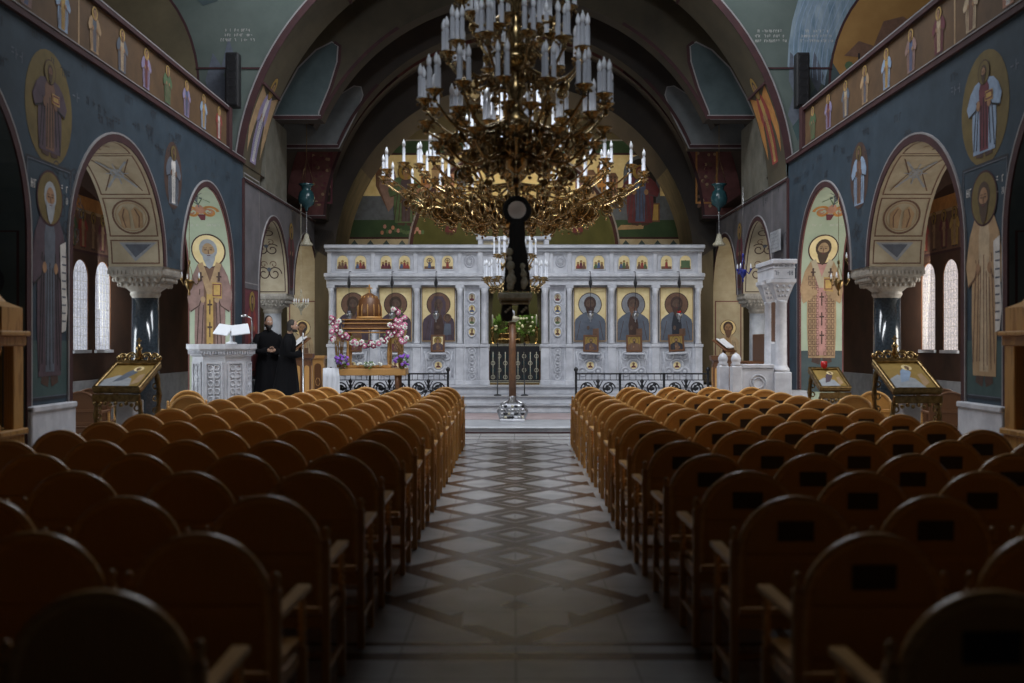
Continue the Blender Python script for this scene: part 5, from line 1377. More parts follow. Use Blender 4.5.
mb = MB(); mb.prism(archpoly(0, .12, .15, .68), lambda u, v, h: (u, -.12 - h, v), -.005, .012, DARKW); mb.tube([(.05 * cos(k), -.135, .4 + .09 * sin(k)) for k in range(7)], .008, MIDW, 4, True); mb.build('panel', t)
for s in (-1, 1):
    t = thing('choir_stall', 'dark wooden choir stall %s' % ('behind the black-robed men' if s < 0 else 'behind the throne under the choir arch'), 'stall', (s * 5.12, 21.6, .482), s * pi / 2)
    mb = MB(); mb.box((0, 0, .42), (1.3, .44, .05), DARKW, None, .01); mb.build('seat', t)
    mb = MB(); mb.box((0, -.21, .72), (1.3, .05, 1.42), DARKW, None, .012); mb.build('back', t)
    for e in (-.62, 0, .62):
        mb = MB(); mb.box((e, 0, .42), (.05, .46, .84), DARKW, None, .012); mb.build('arm_panel', t)
t = thing('microphone_stand', 'thin pale microphone stand in front of the choir lectern', 'microphone stand', (X(303, 19.45), 19.45, .482))
mb = MB(); mb.lathe([(.13, 0), (.13, .02), (.02, .04), (.013, 1.2), (.012, 1.45)], SILVER, (0, 0, 0), 10); mb.build('pole', t)
mb = MB(); mb.tube([(0, 0, 1.44), (.02, .03, 1.50), (.05, .08, 1.54)], .016, BLACKP, 8); mb.build('microphone', t)

# ---- two men in black cassocks
def person(label, x, y, z, rz, H, stoop, bald, hands):
    t = thing('person', label, 'person', (x, y, z), rz); k = H / 1.75
    # body: neck, head with face, hands; facing -y locally
    mb = MB(); hz = 1.615 * k; hy = -.04 - stoop
    rows = []; nr, ns = 20, 24
    for i in range(nr + 1):
        th = pi * i / nr; r = sin(th); zc = -cos(th)
        row = []
        for j in range(ns):
            a = 2 * pi * j / ns; c_, s_ = sin(a), -cos(a)       # s_ = -1 at the front
            rx, ry = .076 * r, .096 * r
            if zc < -.25: rx *= 1 - .28 * (-.25 - zc); ry *= 1 - .10 * (-.25 - zc)
            px_, py_ = rx * c_, ry * s_
            fr = max(0, -s_) ** 6
            if abs(c_) < .32 and s_ < 0: py_ -= .030 * math.exp(-((zc + .14) / .17) ** 2) * (1 - abs(c_) / .32)      # nose
            for q in (-1, 1): py_ += .016 * math.exp(-((c_ - q * .38) / .16) ** 2 - ((zc - .10) / .12) ** 2) * (s_ < 0)  # eye sockets
            py_ -= .010 * math.exp(-((zc + .45) / .06) ** 2 - (c_ / .35) ** 2) * (s_ < 0)                                # lips
            py_ -= .012 * math.exp(-((zc + .78) / .12) ** 2 - (c_ / .4) ** 2) * (s_ < 0)                                 # chin
            row.append((px_, hy + py_, hz + .125 * zc * k))
        rows.append(row)
    neck = [[(.055 * sin(2 * pi * j / ns), -stoop * .7 + .055 * -cos(2 * pi * j / ns), q * k) for j in range(ns)] for q in (1.40, 1.46)]
    neck.append([(.050 * sin(2 * pi * j / ns), hy + .02 + .052 * -cos(2 * pi * j / ns), 1.53 * k) for j in range(ns)])
    mb.grid(neck + rows[3:], SKIN, True, True, True)
    for e in (-1, 1):
        mb.ball((e * .078, hy + .012, hz - .005), .022, SKIN, 8, (.45, .8, 1.4))
        hx, hy2, hz2 = e * .05, -.27, 1.06 * k
        mb.ball((hx, hy2, hz2), .042, SKIN, 10, (1.0, .55, .95))
        for q in range(4):
            L = (.055, .066, .070, .060)[q]; b0 = Vector((hx - e * .02, hy2 - .012, hz2 + .022 - .016 * q))
            mb.tube([b0, b0 + Vector((-e * L * .55, -.014, -.004)), b0 + Vector((-e * L * .9, .0, -.010)), b0 + Vector((-e * L, .012, -.014))], .0085, SKIN, 6)
        b0 = Vector((hx, hy2 - .018, hz2 + .03)); mb.tube([b0, b0 + Vector((-e * .02, -.02, .03)), b0 + Vector((-e * .045, -.02, .04))], .0095, SKIN, 6)
    for e in (-1, 1):
        mb.ball((e * .030, hy - .080, hz + .012), .011, WCLOTH, 8); mb.ball((e * .030, hy - .0885, hz + .012), .005, HAIR, 6)
        mb.box((e * .09, -.10, .035), (.09, .25, .07), BLACKP, None, .02)
    mb.build('body', t)
    # cassock: one robe with the arms folded forward
    mb = MB(); rows = []
    for (q, rx, ry, oy) in ((.02, .31, .29, .02), (.10, .30, .27, .02), (.45, .26, .23, .01), (.80, .225, .18, 0), (1.02, .205, .155, 0), (1.15, .225, .155, -stoop * .25), (1.30, .235, .145, -stoop * .5), (1.385, .205, .115, -stoop * .6), (1.43, .12, .085, -stoop * .68), (1.47, .072, .072, -stoop * .72)):
        rows.append([((rx + (.014 * cos(9 * 2 * pi * j / 36) if q < .9 else 0)) * sin(2 * pi * j / 36), oy - (ry + (.014 * sin(8 * 2 * pi * j / 36) if q < .9 else 0)) * cos(2 * pi * j / 36), q * k) for j in range(36)])
    mb.grid(rows, CLOTH, True, True, True)
    for e in (-1, 1):
        mb.tube([(e * .19, -stoop * .55, 1.36 * k), (e * .255, -.01 - stoop * .4, 1.22 * k), (e * .27, -.03, 1.06 * k), (e * .19, -.15, 1.02 * k), (e * .075, -.25, 1.055 * k)], lambda q: .072 - .012 * q + (.018 if q > .9 else 0), CLOTH, 12)
    mb.build('cassock', t)
    mb = MB(); rows = []
    for i in range(9):
        th = (pi * .52 if not bald else pi * .5) * i / 8
        rows.append([((.083 * sin(th)) * sin(2 * pi * j / 20) * (1 + .02 * sin(j * 3)), hy + .014 - .100 * sin(th) * cos(2 * pi * j / 20) * (.80 if cos(2 * pi * j / 20) > .3 else 1.06), hz + .022 + (.122 * cos(th)) * k) for j in range(20)])
    mb.grid(rows, HAIR, True, True, False)
    rows = [[(.082 * sin(a), hy + .016 + .098 * cos(a), hz + .03 - .11 * v - (0 if v < .9 else .01)) for a in [(-1.75 + 3.5 * j / 14) for j in range(15)]] for v in (0, .5, 1.0)]
    mb.grid(rows, HAIR, True)
    mb.build('hair', t)
    if True:
        mb = MB(); rows = []
        for (q, w, d_) in ((-.030, .070, .060), (-.060, .070, .088), (-.085, .064, .108), (-.115, .052, .112), (-.150, .036, .10), (-.178, .012, .085)):
            rows.append([(w * sin(a), hy - d_ * max(0.12, cos(a)) + (0.0), hz + q) for a in [(-1.5 + 3.0 * j / 12) for j in range(13)]])
        if not bald: rows = [[(x_ * .98, y_ * 1.0 + .012, z_) for x_, y_, z_ in r] for r in rows[1:4]]
        mb.grid(rows, HAIR, True); mb.build('beard', t)
    return t
person('bearded person in a black cassock standing nearest the pulpit, hands clasped', X(268, 20.6), 20.6, .482, radians(28), 1.80, .02, True, True)
person('dark-haired person in a black cassock turned towards the choir lectern', X(287, 19.8), 19.8, .482, radians(98), 1.70, .07, False, True)

# ---- brass icon stands
def icon_stand(label, x, y, w, zf, zb, dp, col, red=False, rz=0.0, crest=True):
    t = thing('icon_stand', label, 'icon stand', (x, y, .001), rz)
    ang = math.atan2(zb - zf, dp); L = math.hypot(dp, zb - zf); R_ = Matrix.Rotation(ang, 3, 'X'); c = Vector((0, 0, (zf + zb) / 2))
    mb = MB(); mb.box(c, (w, L, .06), BRASSD, R_, .01); mb.build('desk', t)
    mb = MB()
    for q in (-1, 1):
        mb.box(c + R_ @ Vector((q * (w / 2 - .02), 0, .045)), (.045, L, .05), BRASSD, R_, .008); mb.box(c + R_ @ Vector((0, q * (L / 2 - .02), .045)), (w, .045, .05), BRASSD, R_, .008)
    mb.box((0, -dp / 2 - .0, zf - .08), (w, .05, .10), BRASSD, None, .01)
    for k in range(9):
        mb.ball((-w / 2 + w * (k + .5) / 9, -dp / 2 - .02, zf - .15 - .02 * (k % 2)), .028, BRASSD, 8)
    mb.build('frame', t)
    p = Paint(); hw, hl = w / 2 - .04, L / 2 - .04
    p.a(rect(-hw, hw, -hl, hl), 'ogold', 0); p.a([(-hw, -hl), (hw * .55, -hl), (hw * .3, -hl * .2), (-hw * .4, hl * .1), (-hw, -hl * .3)], 'grey', 1)
    p.a([(-hw * .5, -hl * .5), (-.02, -hl * .35), (hw * .35, hl * .3), (hw * .15, hl * .65), (-hw * .15, hl * .35)], col, 2)
    p.a(circ(hw * .28, hl * .62, hw * .24, 16), 'gold', 3); head(p, hw * .28, hl * .60, hw * .12, 'hair', 'brown', 'skin', None, 4)
    p.a([(hw * .45, -hl * .8), (hw * .85, -hl * .5), (hw * .8, hl * .2), (hw * .55, hl * .1)], 'tan', 2)
    p.build('icon', lambda u, v, h: tuple(c + R_ @ Vector((u, v, .032 + h))), t)
    if crest:
        mb = MB(); zz = zb + .06
        mb.box((0, dp / 2, zz - .01), (w * .95, .04, .06), BRASSD, None, .008)
        for e in (-1, 1):
            for (cx_, r) in ((.10, .075), (.22, .06)): mb.tube([(e * (cx_ + r * (1 - .75 * j / 24) * cos(3 * pi * j / 24)), dp / 2, zz + .05 + r * (1 - .75 * j / 24) * sin(3 * pi * j / 24)) for j in range(25)], .016, BRASS, 6)
            mb.ball((e * (w / 2 - .03), dp / 2, zz + .05), .035, BRASS, 8)
        mb.lathe([(.02, zz), (.05, zz + .08), (.03, zz + .14), (.05, zz + .18), (.004, zz + .24)], BRASS, (0, dp / 2, 0), 10); mb.box((0, dp / 2, zz + .27), (.02, .02, .1), BRASS); mb.box((0, dp / 2, zz + .28), (.07, .02, .02), BRASS)
        mb.build('crest', t)
    for e in (-1, 1):
        for (yy, zt) in ((-dp / 2 + .05, zf - .05), (dp / 2 - .05, zb - .06)):
            mb = MB(); xx = e * (w / 2 - .06); n = 24
            mb.tube([(xx + e * .045 * sin(2 * pi * j / n), yy, zt * (1 - j / n)) for j in range(n + 1)], lambda q: .026 + .014 * sin(q * pi * 6) ** 2, BRASSD, 8)
            for j in range(7):
                zc = zt * (.12 + .12 * j)
                mb.tube([(xx + e * (.05 * cos(q * .75)) * (1 - .06 * q), yy - .01, zc + .05 * sin(q * .75) * (1 - .06 * q)) for q in range(9)], .012, BRASS if j % 2 else BRASSD, 5)
            mb.build('leg', t)
    mb = MB(); mb.box((.02, .02, (zf - .12) / 2), (w * .36, dp * .5, zf - .13), MARB, None, .012); mb.build('pedestal', t)
    return t
icon_stand('brass icon stand before the pulpit-side column, icon with grey figure', X(128, 13.2), 13.2, .64, 1.09, 1.41, .62, 'slate', rz=-.10)
icon_stand('large brass icon stand before the throne-side column', X(906, 13.2), 13.2, .66, 1.07, 1.44, .62, 'lblue', rz=.10)
S2 = icon_stand('smaller dark icon stand under the throne-side bishop fresco', X(829, 16.2), 16.2, .52, .96, 1.27, .5, 'plum', rz=.1, crest=False)
o = MB().lathe([(.03, 0), (.05, .03), (.055, .07), (.05, .12)], REDGL, (0, 0, 0), 12).build('votive_glass', None, loc=(X(824, 16.4), 16.40, 1.30)); tag(o, 'small red votive glass on the edge of the smaller icon stand', 'votive')

# ---- wooden shrines at the sides
def shrine(s, label):
    t = thing('wooden_shrine', label, 'shrine', (s * (4.62 + .63), 9.55, .001))
    m = MIDW; w = .92; H = 2.2
    mb = MB(); mb.box((0, 0, .42), (w, .5, .84), m, None, .015); mb.box((0, -.01, .86), (w + .06, .56, .06), m, None, .012); mb.build('base', t)
    for q in (-.24, .24):
        mb = MB(); mb.box((q, -.255, .43), (.36, .02, .6), DARKW, None, .006); mb.box((q, -.265, .43), (.24, .02, .45), m, None, .006); mb.build('door', t)
    for q in (-1, 1):
        mb = MB(); mb.box((q * (w / 2 - .05), .12, 1.29), (.10, .2, .82), m, None, .01); mb.build('side_panel', t)
        mb = MB(); xx = q * (w / 2 - .07); n = 40; c = (xx, -.2, 0)
        mb.lathe([(.055, .89), (.055, .94), (.035, .97)], m, c, 12)
        for ph in (0, pi): mb.tube([(xx + .016 * cos(ph + j * .7), -.2 + .016 * sin(ph + j * .7), .96 + .60 * j / n) for j in range(n + 1)], .022, m, 6)
        mb.lathe([(.03, 1.55), (.05, 1.60), (.065, 1.66), (.065, 1.70)], m, c, 12); mb.build('twisted_column', t)
    mb = MB(); mb.box((0, 0, 1.74), (w + .02, .52, .10), m, None, .012); mb.box((0, -.02, 1.81), (w + .10, .58, .05), m, None, .012); mb.build('entablature', t)
    mb = MB(); mb.prism([(-w / 2, 1.835), (w / 2, 1.835), (w / 2, 2.06), (.3, 2.12), (.12, 2.32), (0, 2.38), (-.12, 2.32), (-.3, 2.12), (-w / 2, 2.06)], lambda u, v, h: (u, -h, v), -.2, .2, m)
    for q in (-1, 1):
        mb.tube([(q * (.17 + .1 * (1 - .7 * j / 24) * cos(3 * pi * j / 24)), -.215, 2.0 + .1 * (1 - .7 * j / 24) * sin(3 * pi * j / 24)) for j in range(25)], .016, DARKW, 5)
    mb.box((0, -.21, 2.04), (.02, .02, .26), DARKW); mb.box((0, -.21, 2.09), (.12, .02, .02), DARKW)
    mb.lathe([(.03, 2.36), (.05, 2.41), (.004, 2.5)], m, (0, 0, 0), 10)
    mb.build('pediment', t)
    p = Paint(); p.a(rect(-.34, .34, .90, 1.68), F_GOLDD, 0); bust(p, 0, .90, .62, .76, P['wine'], P['brown'], 'wine', None, 'gold', 1, s < 0, female=True)
    p.build('icon', lambda u, v, h: (u, .05 - h, v), t)
    return t
shrine(-1, 'carved wooden icon shrine with twisted columns on the pulpit side'); shrine(1, 'carved wooden icon shrine with twisted columns on the throne side')

# ---- loudspeakers on the crossing wall
for s, px in ((-1, 232.5), (1, 802.5)):
    t = thing('column_loudspeaker', 'tall black column loudspeaker on the crossing wall, %s side' % ('pulpit' if s < 0 else 'throne'), 'loudspeaker', (X(px, 20.0), 20.06, Z(107, 20.0)))
    mb = MB(); mb.box((0, 0, .54), (.26, .24, 1.08), BLACKP, None, .015); mb.build('cabinet', t)
    mb = MB(); mb.box((0, -.125, .54), (.22, .02, 1.02), IRON, None, .006)
    for k in range(6): mb.tube([(.085 * cos(q * pi / 8), -.134, .13 + .165 * k + .07 * sin(q * pi / 8)) for q in range(16)], .006, BLACKP, 4, True)
    mb.build('grille', t)
    mb = MB(); mb.box((0, .17, .54), (.06, .12, .3), IRON, None, .006); mb.build('bracket', t)

# ---- hanging lamps of teal glass, and brass lamps by the capitals
for s, px, py in ((-1, 306.5, 196), (1, 719, 195)):
    D = 24.6; x_ = X(px, D)
    t = thing('glass_hanging_lamp', 'teal glass lamp hanging before the red panel, %s side' % ('pulpit' if s < 0 else 'throne'), 'lamp', (x_, D, Z(207, D)))
    mb = MB(); mb.lathe([(.004, -.12), (.03, -.1), (.05, -.02), (.18, .06), (.21, .2), (.17, .36), (.11, .42), (.13, .5), (.20, .56)], BLUEGL, (0, 0, 0), 20); mb.build('globe', t)
    mb = MB(); zt = 8.0 - Z(207, D)
    for a in range(3): mb.tube([(.19 * cos(a * 2.1), .19 * sin(a * 2.1), .55), (0, 0, 1.2)], .006, BRASSD, 4)
    mb.tube([(0, 0, 1.2), (0, 0, zt + .6)], .008, BRASSD, 5); mb.build('chain', t)
    mb = MB(); zb = Z(242, D) - Z(207, D)
    for k in range(14): mb.ball((0, 0, -.14 + (zb + .25) * k / 14), .022, SILVER, 6)
    mb.tube([(0, 0, -.1), (0, 0, zb + .2)], .008, SILVER, 5); mb.build('bead_chain', t)
    mb = MB(); mb.lathe([(.004, zb + .22), (.05, zb + .18), (.09, zb + .02), (.16, zb - .06), (.15, zb - .09)], PALE, (0, 0, 0), 16); mb.build('bell', t)
def brass_lamp(label, x, y, z, zt, n=3, m=BRASSD):
    t = thing('brass_hanging_lamp', label, 'lamp', (x, y, z))
    t.scale = (.75, .75, 1)
    mb = MB(); mb.lathe([(.004, -.22), (.03, -.19), (.015, -.14), (.06, -.09), (.10, -.02), (.11, .03), (.09, .05)], m, (0, 0, 0), 16); mb.build('bowl', t)
    for k in range(n):
        a = 2 * pi * k / n
        mb = MB(); mb.tube([(.09 * cos(a), .09 * sin(a), .02), (.17 * cos(a), .17 * sin(a), -.04), (.22 * cos(a), .22 * sin(a), .03)], .012, m, 6); mb.lathe([(.02, .03), (.035, .05), (.03, .08)], m, (.22 * cos(a), .22 * sin(a), 0), 8); mb.lathe([(.018, .08), (.022, .13), (.004, .18)], BULB, (.22 * cos(a), .22 * sin(a), 0), 8); mb.build('arm', t)
    mb = MB()
    for k in range(3): mb.tube([(.09 * cos(k * 2.1), .09 * sin(k * 2.1), .04), (.05 * cos(k * 2.1), .05 * sin(k * 2.1), .2), (0, 0, .32)], .007, m, 4)
    mb.lathe([(.004, .3), (.03, .33), (.03, .37), (.004, .4)], m, (0, 0, 0), 8); mb.tube([(0, 0, .38), (0, 0, zt - z)], .006, SILVER if m is COBALT else m, 5); mb.build('chain', t)
    return t
for s in (-1, 1):
    side = 'pulpit' if s < 0 else 'throne'
    brass_lamp('brass lamp with little arms hanging in the bishop fresco arch, %s side' % side, s * 5.52, 17.0, Z(283, 17.0), 4.3)
    brass_lamp('brass lamp hanging beyond the capital in the %s-side aisle' % side, s * 5.95, 17.5, Z(262, 17.5), 4.45)
brass_lamp('pale branched lamp hanging above the choir lectern near the black-robed men', X(308, 24.4), 23.6, Z(306, 23.6), 5.0, 6, PALE)
brass_lamp('blue glass and silver lamp hanging before the throne canopy', X(743, 21), 21.0, Z(272, 21.0), 5.0, 3, COBALT)
# ================================================================ CHAIRS
def make_chair():
    t = bpy.data.objects.new('wooden_armchair', None); COL.objects.link(t); t['category'] = 'chair'
    t.empty_display_size = .1
    # back panel with an arched head, facing +y
    def bfn(u, v, h): return (u, -h + .09 * -(v - .45) * .6, v)
    R = .272; zc = 1.0 - R
    def arch(r, z0, n=22): return [(-r, z0), (r, z0)] + [(r * cos(pi * k / n), zc + r * sin(pi * k / n)) for k in range(n + 1)]
    mb = MB(); mb.prism(arch(R - .012, .47), bfn, -.008, .008, WOOD); mb.build('back_panel', t)
    mb = MB(); n = 22; O = arch(R, .47)[1:] + [(-R, .47)]; I = arch(R - .036, .47)[1:] + [(-R + .036, .47)]
    rows = []
    for (ou, ov), (iu, iv) in zip(O, I):
        ed = .004
        rows.append([bfn(ou, ov, -.015), bfn(ou, ov, .012), bfn(ou * .985, ov - ed * (ov > zc), .018), bfn(iu, iv, .018), bfn(iu, iv, -.015)])
    mb.grid(rows, WOODE, True, False); 
    mb.bm.faces.ensure_lookup_table()
    mb.build('back_rim', t)
    mb = MB()
    for z in (.50, .70): mb.box((0, -.004 - .054 * (z - .45), z), (.575, .024, .05), WOOD, None, .004)
    mb.build('back_rail', t)
    for e in (-1, 1):
        mb = MB(); mb.box((e * .284, 0, .39), (.038, .04, .78), WOOD, Matrix.Rotation(0.0, 3, 'X'), .004)
        mb.lathe([(.012, .78), (.019, .79), (.012, .805), (.020, .82), (.014, .84), (.003, .848)], WOODE, (e * .284, 0, 0), 8); mb.build('rear_post', t)
        mb = MB(); c = (e * .284, .42, 0)
        mb.box((c[0], c[1], .22), (.038, .038, .44), WOOD, None, .004)
        pr = [(.019, .44)]
        for k in range(5): z = .455 + .036 * k; pr += [(.012, z), (.020, z + .012), (.020, z + .020), (.012, z + .032)]
        pr += [(.018, .655), (.018, .665)]
        mb.lathe(pr, WOODE, c, 8); mb.build('front_leg', t)
        mb = MB(); mb.prism([(-.012, .0), (.012 - .0, .0), (.036, .03)] and [(e * .284 - .024, -.01), (e * .284 + .024, -.01), (e * .284 + .028, .36), (e * .284 + .030, .46), (e * .284 - .030, .46), (e * .284 - .028, .36)], lambda u, v, h: (u, v, h), .665, .69, WOODE); mb.build('armrest', t)
        mb = MB(); mb.box((e * .284, .21, .16), (.022, .40, .026), WOOD, None, .003); mb.build('side_stretcher', t)
    mb = MB(); mb.prism([(-.255, .0), (.255, .0), (.262, .44), (.24, .47), (-.24, .47), (-.262, .44)], lambda u, v, h: (u, v, h), .43, .46, WOODE); mb.build('seat', t)
    mb = MB()
    for y in (.0, .42): mb.box((0, y, .395), (.545, .022, .06), WOOD, None, .003)
    for e in (-1, 1): mb.box((e * .27, .21, .395), (.022, .40, .06), WOOD, None, .003)
    mb.build('seat_frame', t)
    mb = MB(); mb.box((0, .21, .17), (.555, .022, .026), WOOD, None, .003); mb.build('cross_stretcher', t)
    return t
CH0 = make_chair()
CH1 = copy_tree(CH0)
mb = MB(); mb.prism(rect(-.085, .085, .785, .88), lambda u, v, h: (u, -h + .09 * -(v - .45) * .6, v), .008, .014, DARKP); mb.build('back_patch', CH1)  # thin dark rectangle laid on the back panel
ORD = ['first', 'second', 'third', 'fourth', 'fifth', 'sixth', 'seventh', 'eighth', 'ninth', 'tenth', 'eleventh', 'twelfth', 'thirteenth', 'fourteenth', 'fifteenth', 'sixteenth']
AISL = ['on the aisle', 'second from the aisle', 'third from the aisle', 'fourth from the aisle', 'fifth from the aisle']
rr = random.Random(21); used = {-1: False, 1: False}
NR = 16
for s in (-1, 1):
    src = CH0 if s < 0 else CH1
    for k in range(NR):                      # k = 0 nearest the camera
        d = 2.93 + .90 * k
        for c in range(5):
            near = max(0, 5 - k) / 5
            x = s * ((1.12 if s < 0 else 1.25) + .66 * c + near * (.08 if s < 0 else .14)) + rr.uniform(-.012, .012)
            if k == NR - 1 and c == 4 and s < 0: continue
            if used[s]: o = copy_tree(src)
            else: o = src; used[s] = True
            o.location = (x, d + rr.uniform(-.025, .025), 0.0015); o.rotation_euler = (0, 0, rr.uniform(-.03, .03))
            row = NR - 1 - k
            o['label'] = 'brown wooden armchair %s in the %s row from the screen, %s side' % (AISL[c], ORD[row], 'pulpit' if s < 0 else 'throne')
            o['category'] = 'chair'; o['group'] = 'armchairs in rows on the %s side' % ('pulpit' if s < 0 else 'throne')
# loose chairs at the sides
LOOSE = [(-4.50, 13.85, .05, 'brown armchair with a pierced cross, standing alone in front of the pulpit', True), (-5.0, 15.3, .5, 'honey wooden armchair behind the lone pierced-back chair by the pulpit-side column', False),
         (4.72, 13.9, -.1, 'brown armchair between the two icon stands on the throne side', False), (5.45, 15.1, -.6, 'honey armchair by the throne-side column behind the icon stands', False),
         (-6.5, 15.0, .1, 'dark armchair in the pulpit-side aisle under the windows', False), (-6.75, 15.95, .2, 'dark armchair farther along the pulpit-side aisle under the windows', False),
         (6.5, 14.9, -.1, 'reddish armchair in the throne-side aisle under the windows', False), (6.8, 15.85, -.2, 'reddish armchair farther along the throne-side aisle under the windows', False)]
for (x, y, rz, lab, cross) in LOOSE:
    o = copy_tree(CH0); o.location = (x, y, .0015); o.rotation_euler = (0, 0, rz); o['label'] = lab
    if 'group' in o: del o['group']
    if 'aisle under' in lab:
        for ch in o.children:
            ch.data = ch.data.copy(); ch.data.materials[0] = DARKW
    if cross:
        mb = MB(); f = lambda u, v, h: (u, -h - .054 * (v - .45), v)
        for a in range(4):
            t_ = a * pi / 2; mb.tube([f(.03 * cos(t_) + .018 * cos(q * pi / 4), .74 + .03 * sin(t_) + .018 * sin(q * pi / 4), .010) for q in range(8)], .006, PALE, 5, True)
        mb.build('pierced_cross', o)

# ================================================================ CHANDELIERS
def candle_mesh(h, r, top):
    mb = MB(); mb.lathe([(r * 1.5, 0), (r * 1.5, .015), (r, .02), (r, h * .62), (r * .8, h * .64)], CANDLE, (0, 0, 0), 8)
    mb.lathe([(r * .6, h * .64), (r * 1.15, h * .75), (r * 1.0, h * .85), (r * .35, h * .95), (r * .05, h)], BULB, (0, 0, 0), 8); return mb
def arm_mesh(r0, z0, r1, z1, wt, scrolls, drop=.12):
    """S-shaped arm in the xz plane from the stem (r0, z0) to a cup at (r1, z1)"""
    mb = MB(); n = 22; pts = []
    for k in range(n + 1):
        q = k / n
        x = r0 + (r1 - r0) * (1 - cos(q * pi / 1)) / 2 if False else r0 + (r1 - r0) * q
        z = z0 + (z1 - .09 - z0) * q - drop * sin(q * pi) * 1.3 + .05 * sin(q * 2 * pi)
        pts.append((x, 0, z))
    mb.tube(pts, lambda q: wt * (1.25 - .45 * q), BRASS, 6)
    L = r1 - r0
    for (f, rad, fl) in scrolls:
        i = int(f * n); c = pts[i]
        mb.tube([(c[0] + fl * rad * (1 - .72 * j / 22) * cos(2.6 * pi * j / 22), 0, c[2] - rad * .9 + rad * (1 - .72 * j / 22) * sin(2.6 * pi * j / 22)) for j in range(23)], wt * .75, BRASSD if fl > 0 else BRASS, 5)
        for e in (-1, 1): mb.box((c[0], e * .025, c[2] - rad * .9), (rad * .9, .012, rad * .7), BRASS, Matrix.Rotation(.6 * e, 3, 'Z') @ Matrix.Rotation(.5 * fl, 3, 'Y'))
        mb.ball((c[0], 0, c[2] - rad * 1.95), wt * 1.3, BRASS, 6)
    mb.tube([pts[-1], (r1, 0, z1 - .05)], wt, BRASS, 6)
    mb.lathe([(.012, z1 - .12), (.03, z1 - .10), (.014, z1 - .07), (.05, z1 - .03), (.085, z1 - .005), (.09, z1 + .004), (.07, z1 + .006)], BRASS, (r1, 0, 0), 10)
    for k in range(6): mb.ball((r1 + .07 * cos(k * pi / 3), .07 * sin(k * pi / 3), z1 - .05), .016, BRASSD, 6)
    return mb
def chandelier(label, x, y, stem, tiers, ch, cr, ztop, hang=True):
    t = thing('chandelier', label, 'chandelier', (x, y, 0))
    mb = MB(); mb.lathe(stem, BRASS, (0, 0, 0), 20); mb.build('stem', t)
    for (z, r) in [(q[1], q[0]) for q in stem if q[0] > .115][::2]:
        mb = MB()
        for k in range(14): mb.ball((r * 1.02 * cos(k * 2 * pi / 14), r * 1.02 * sin(k * 2 * pi / 14), z), .026, BRASSD, 6)
        mb.tube([(r * cos(k * pi / 10), r * sin(k * pi / 10), z + .03) for k in range(20)], .014, BRASS, 5, True); mb.build('collar', t)
    mb = MB(); zz = stem[-1][1]; n = int((ztop - zz) / .10)
    for k in range(n):
        c = zz + .05 + .10 * k
        mb.tube([((.03 * cos(q * pi / 4) if k % 2 else 0), (0 if k % 2 else .03 * cos(q * pi / 4)), c + .06 * sin(q * pi / 4)) for q in range(8)], .009, BRASSD, 4, True)
    mb.build('chain', t)
    c0 = None
    for (z1, r1, n, ncd, z0, drop, a0, scr) in tiers:
        first = None
        for k in range(n):
            a = a0 + 2 * pi * k / n
            if first is None:
                o = arm_mesh(.05, z0, r1, z1, .017, scr, drop).build('arm', t); first = o
            else:
                o = first.copy(); COL.objects.link(o); o.parent = t
            o.rotation_euler = (0, 0, a)
            for j in range(ncd):
                b = 2 * pi * j / max(1, ncd) + (k * .7)
                if c0 is None: q = c0 = candle_mesh(ch, cr, 0).build('candle', o)
                else: q = c0.copy(); COL.objects.link(q); q.parent = o
                rad = .0 if ncd == 1 else .055
                q.location = (r1 + rad * cos(b), rad * sin(b), z1 + .002)
    return t
S3 = [(.35, .075, 1), (.72, .085, -1)]; S2_ = [(.45, .06, 1), (.8, .05, -1)]
stemA = [(.004, 3.26), (.03, 3.28), (.05, 3.34), (.03, 3.40), (.09, 3.46), (.16, 3.56), (.17, 3.62), (.08, 3.72), (.05, 3.80), (.12, 3.88), (.15, 3.95), (.07, 4.04), (.05, 4.15), (.11, 4.24), (.06, 4.34), (.05, 4.48), (.17, 4.53), (.19, 4.57), (.07, 4.63), (.05, 4.72), (.10, 4.80), (.05, 4.9), (.05, 5.1), (.13, 5.18), (.05, 5.26), (.04, 5.6), (.09, 5.7), (.02, 5.8)]
CA = chandelier('great brass chandelier with pale candle bulbs nearest the camera', X(516, 10), 10.0, stemA,
    [(4.13, .91, 14, 3, 3.95, .16, .1, S3), (4.62, .68, 11, 3, 4.45, .12, .3, S3), (4.80, .36, 6, 2, 4.68, .06, .0, S2_), (5.12, .55, 8, 3, 5.0, .10, .2, S2_), (5.5, .35, 6, 2, 5.35, .06, .1, S2_), (3.98, .60, 10, 0, 3.78, .14, .2, S3), (3.90, .90, 8, 0, 3.72, .02, .15, S3), (3.72, .78, 12, 0, 3.62, .10, .0, S3)],
    .35, .023, 12.38)
stemB = [(.004, 3.28), (.04, 3.30), (.08, 3.34), (.05, 3.38), (.14, 3.42), (.22, 3.47), (.24, 3.52), (.14, 3.58), (.08, 3.62), (.2, 3.68), (.1, 3.8), (.07, 4.1), (.18, 4.2), (.20, 4.26), (.07, 4.36), (.06, 4.7), (.15, 4.8), (.06, 4.9), (.05, 5.3), (.12, 5.4), (.03, 5.6)]
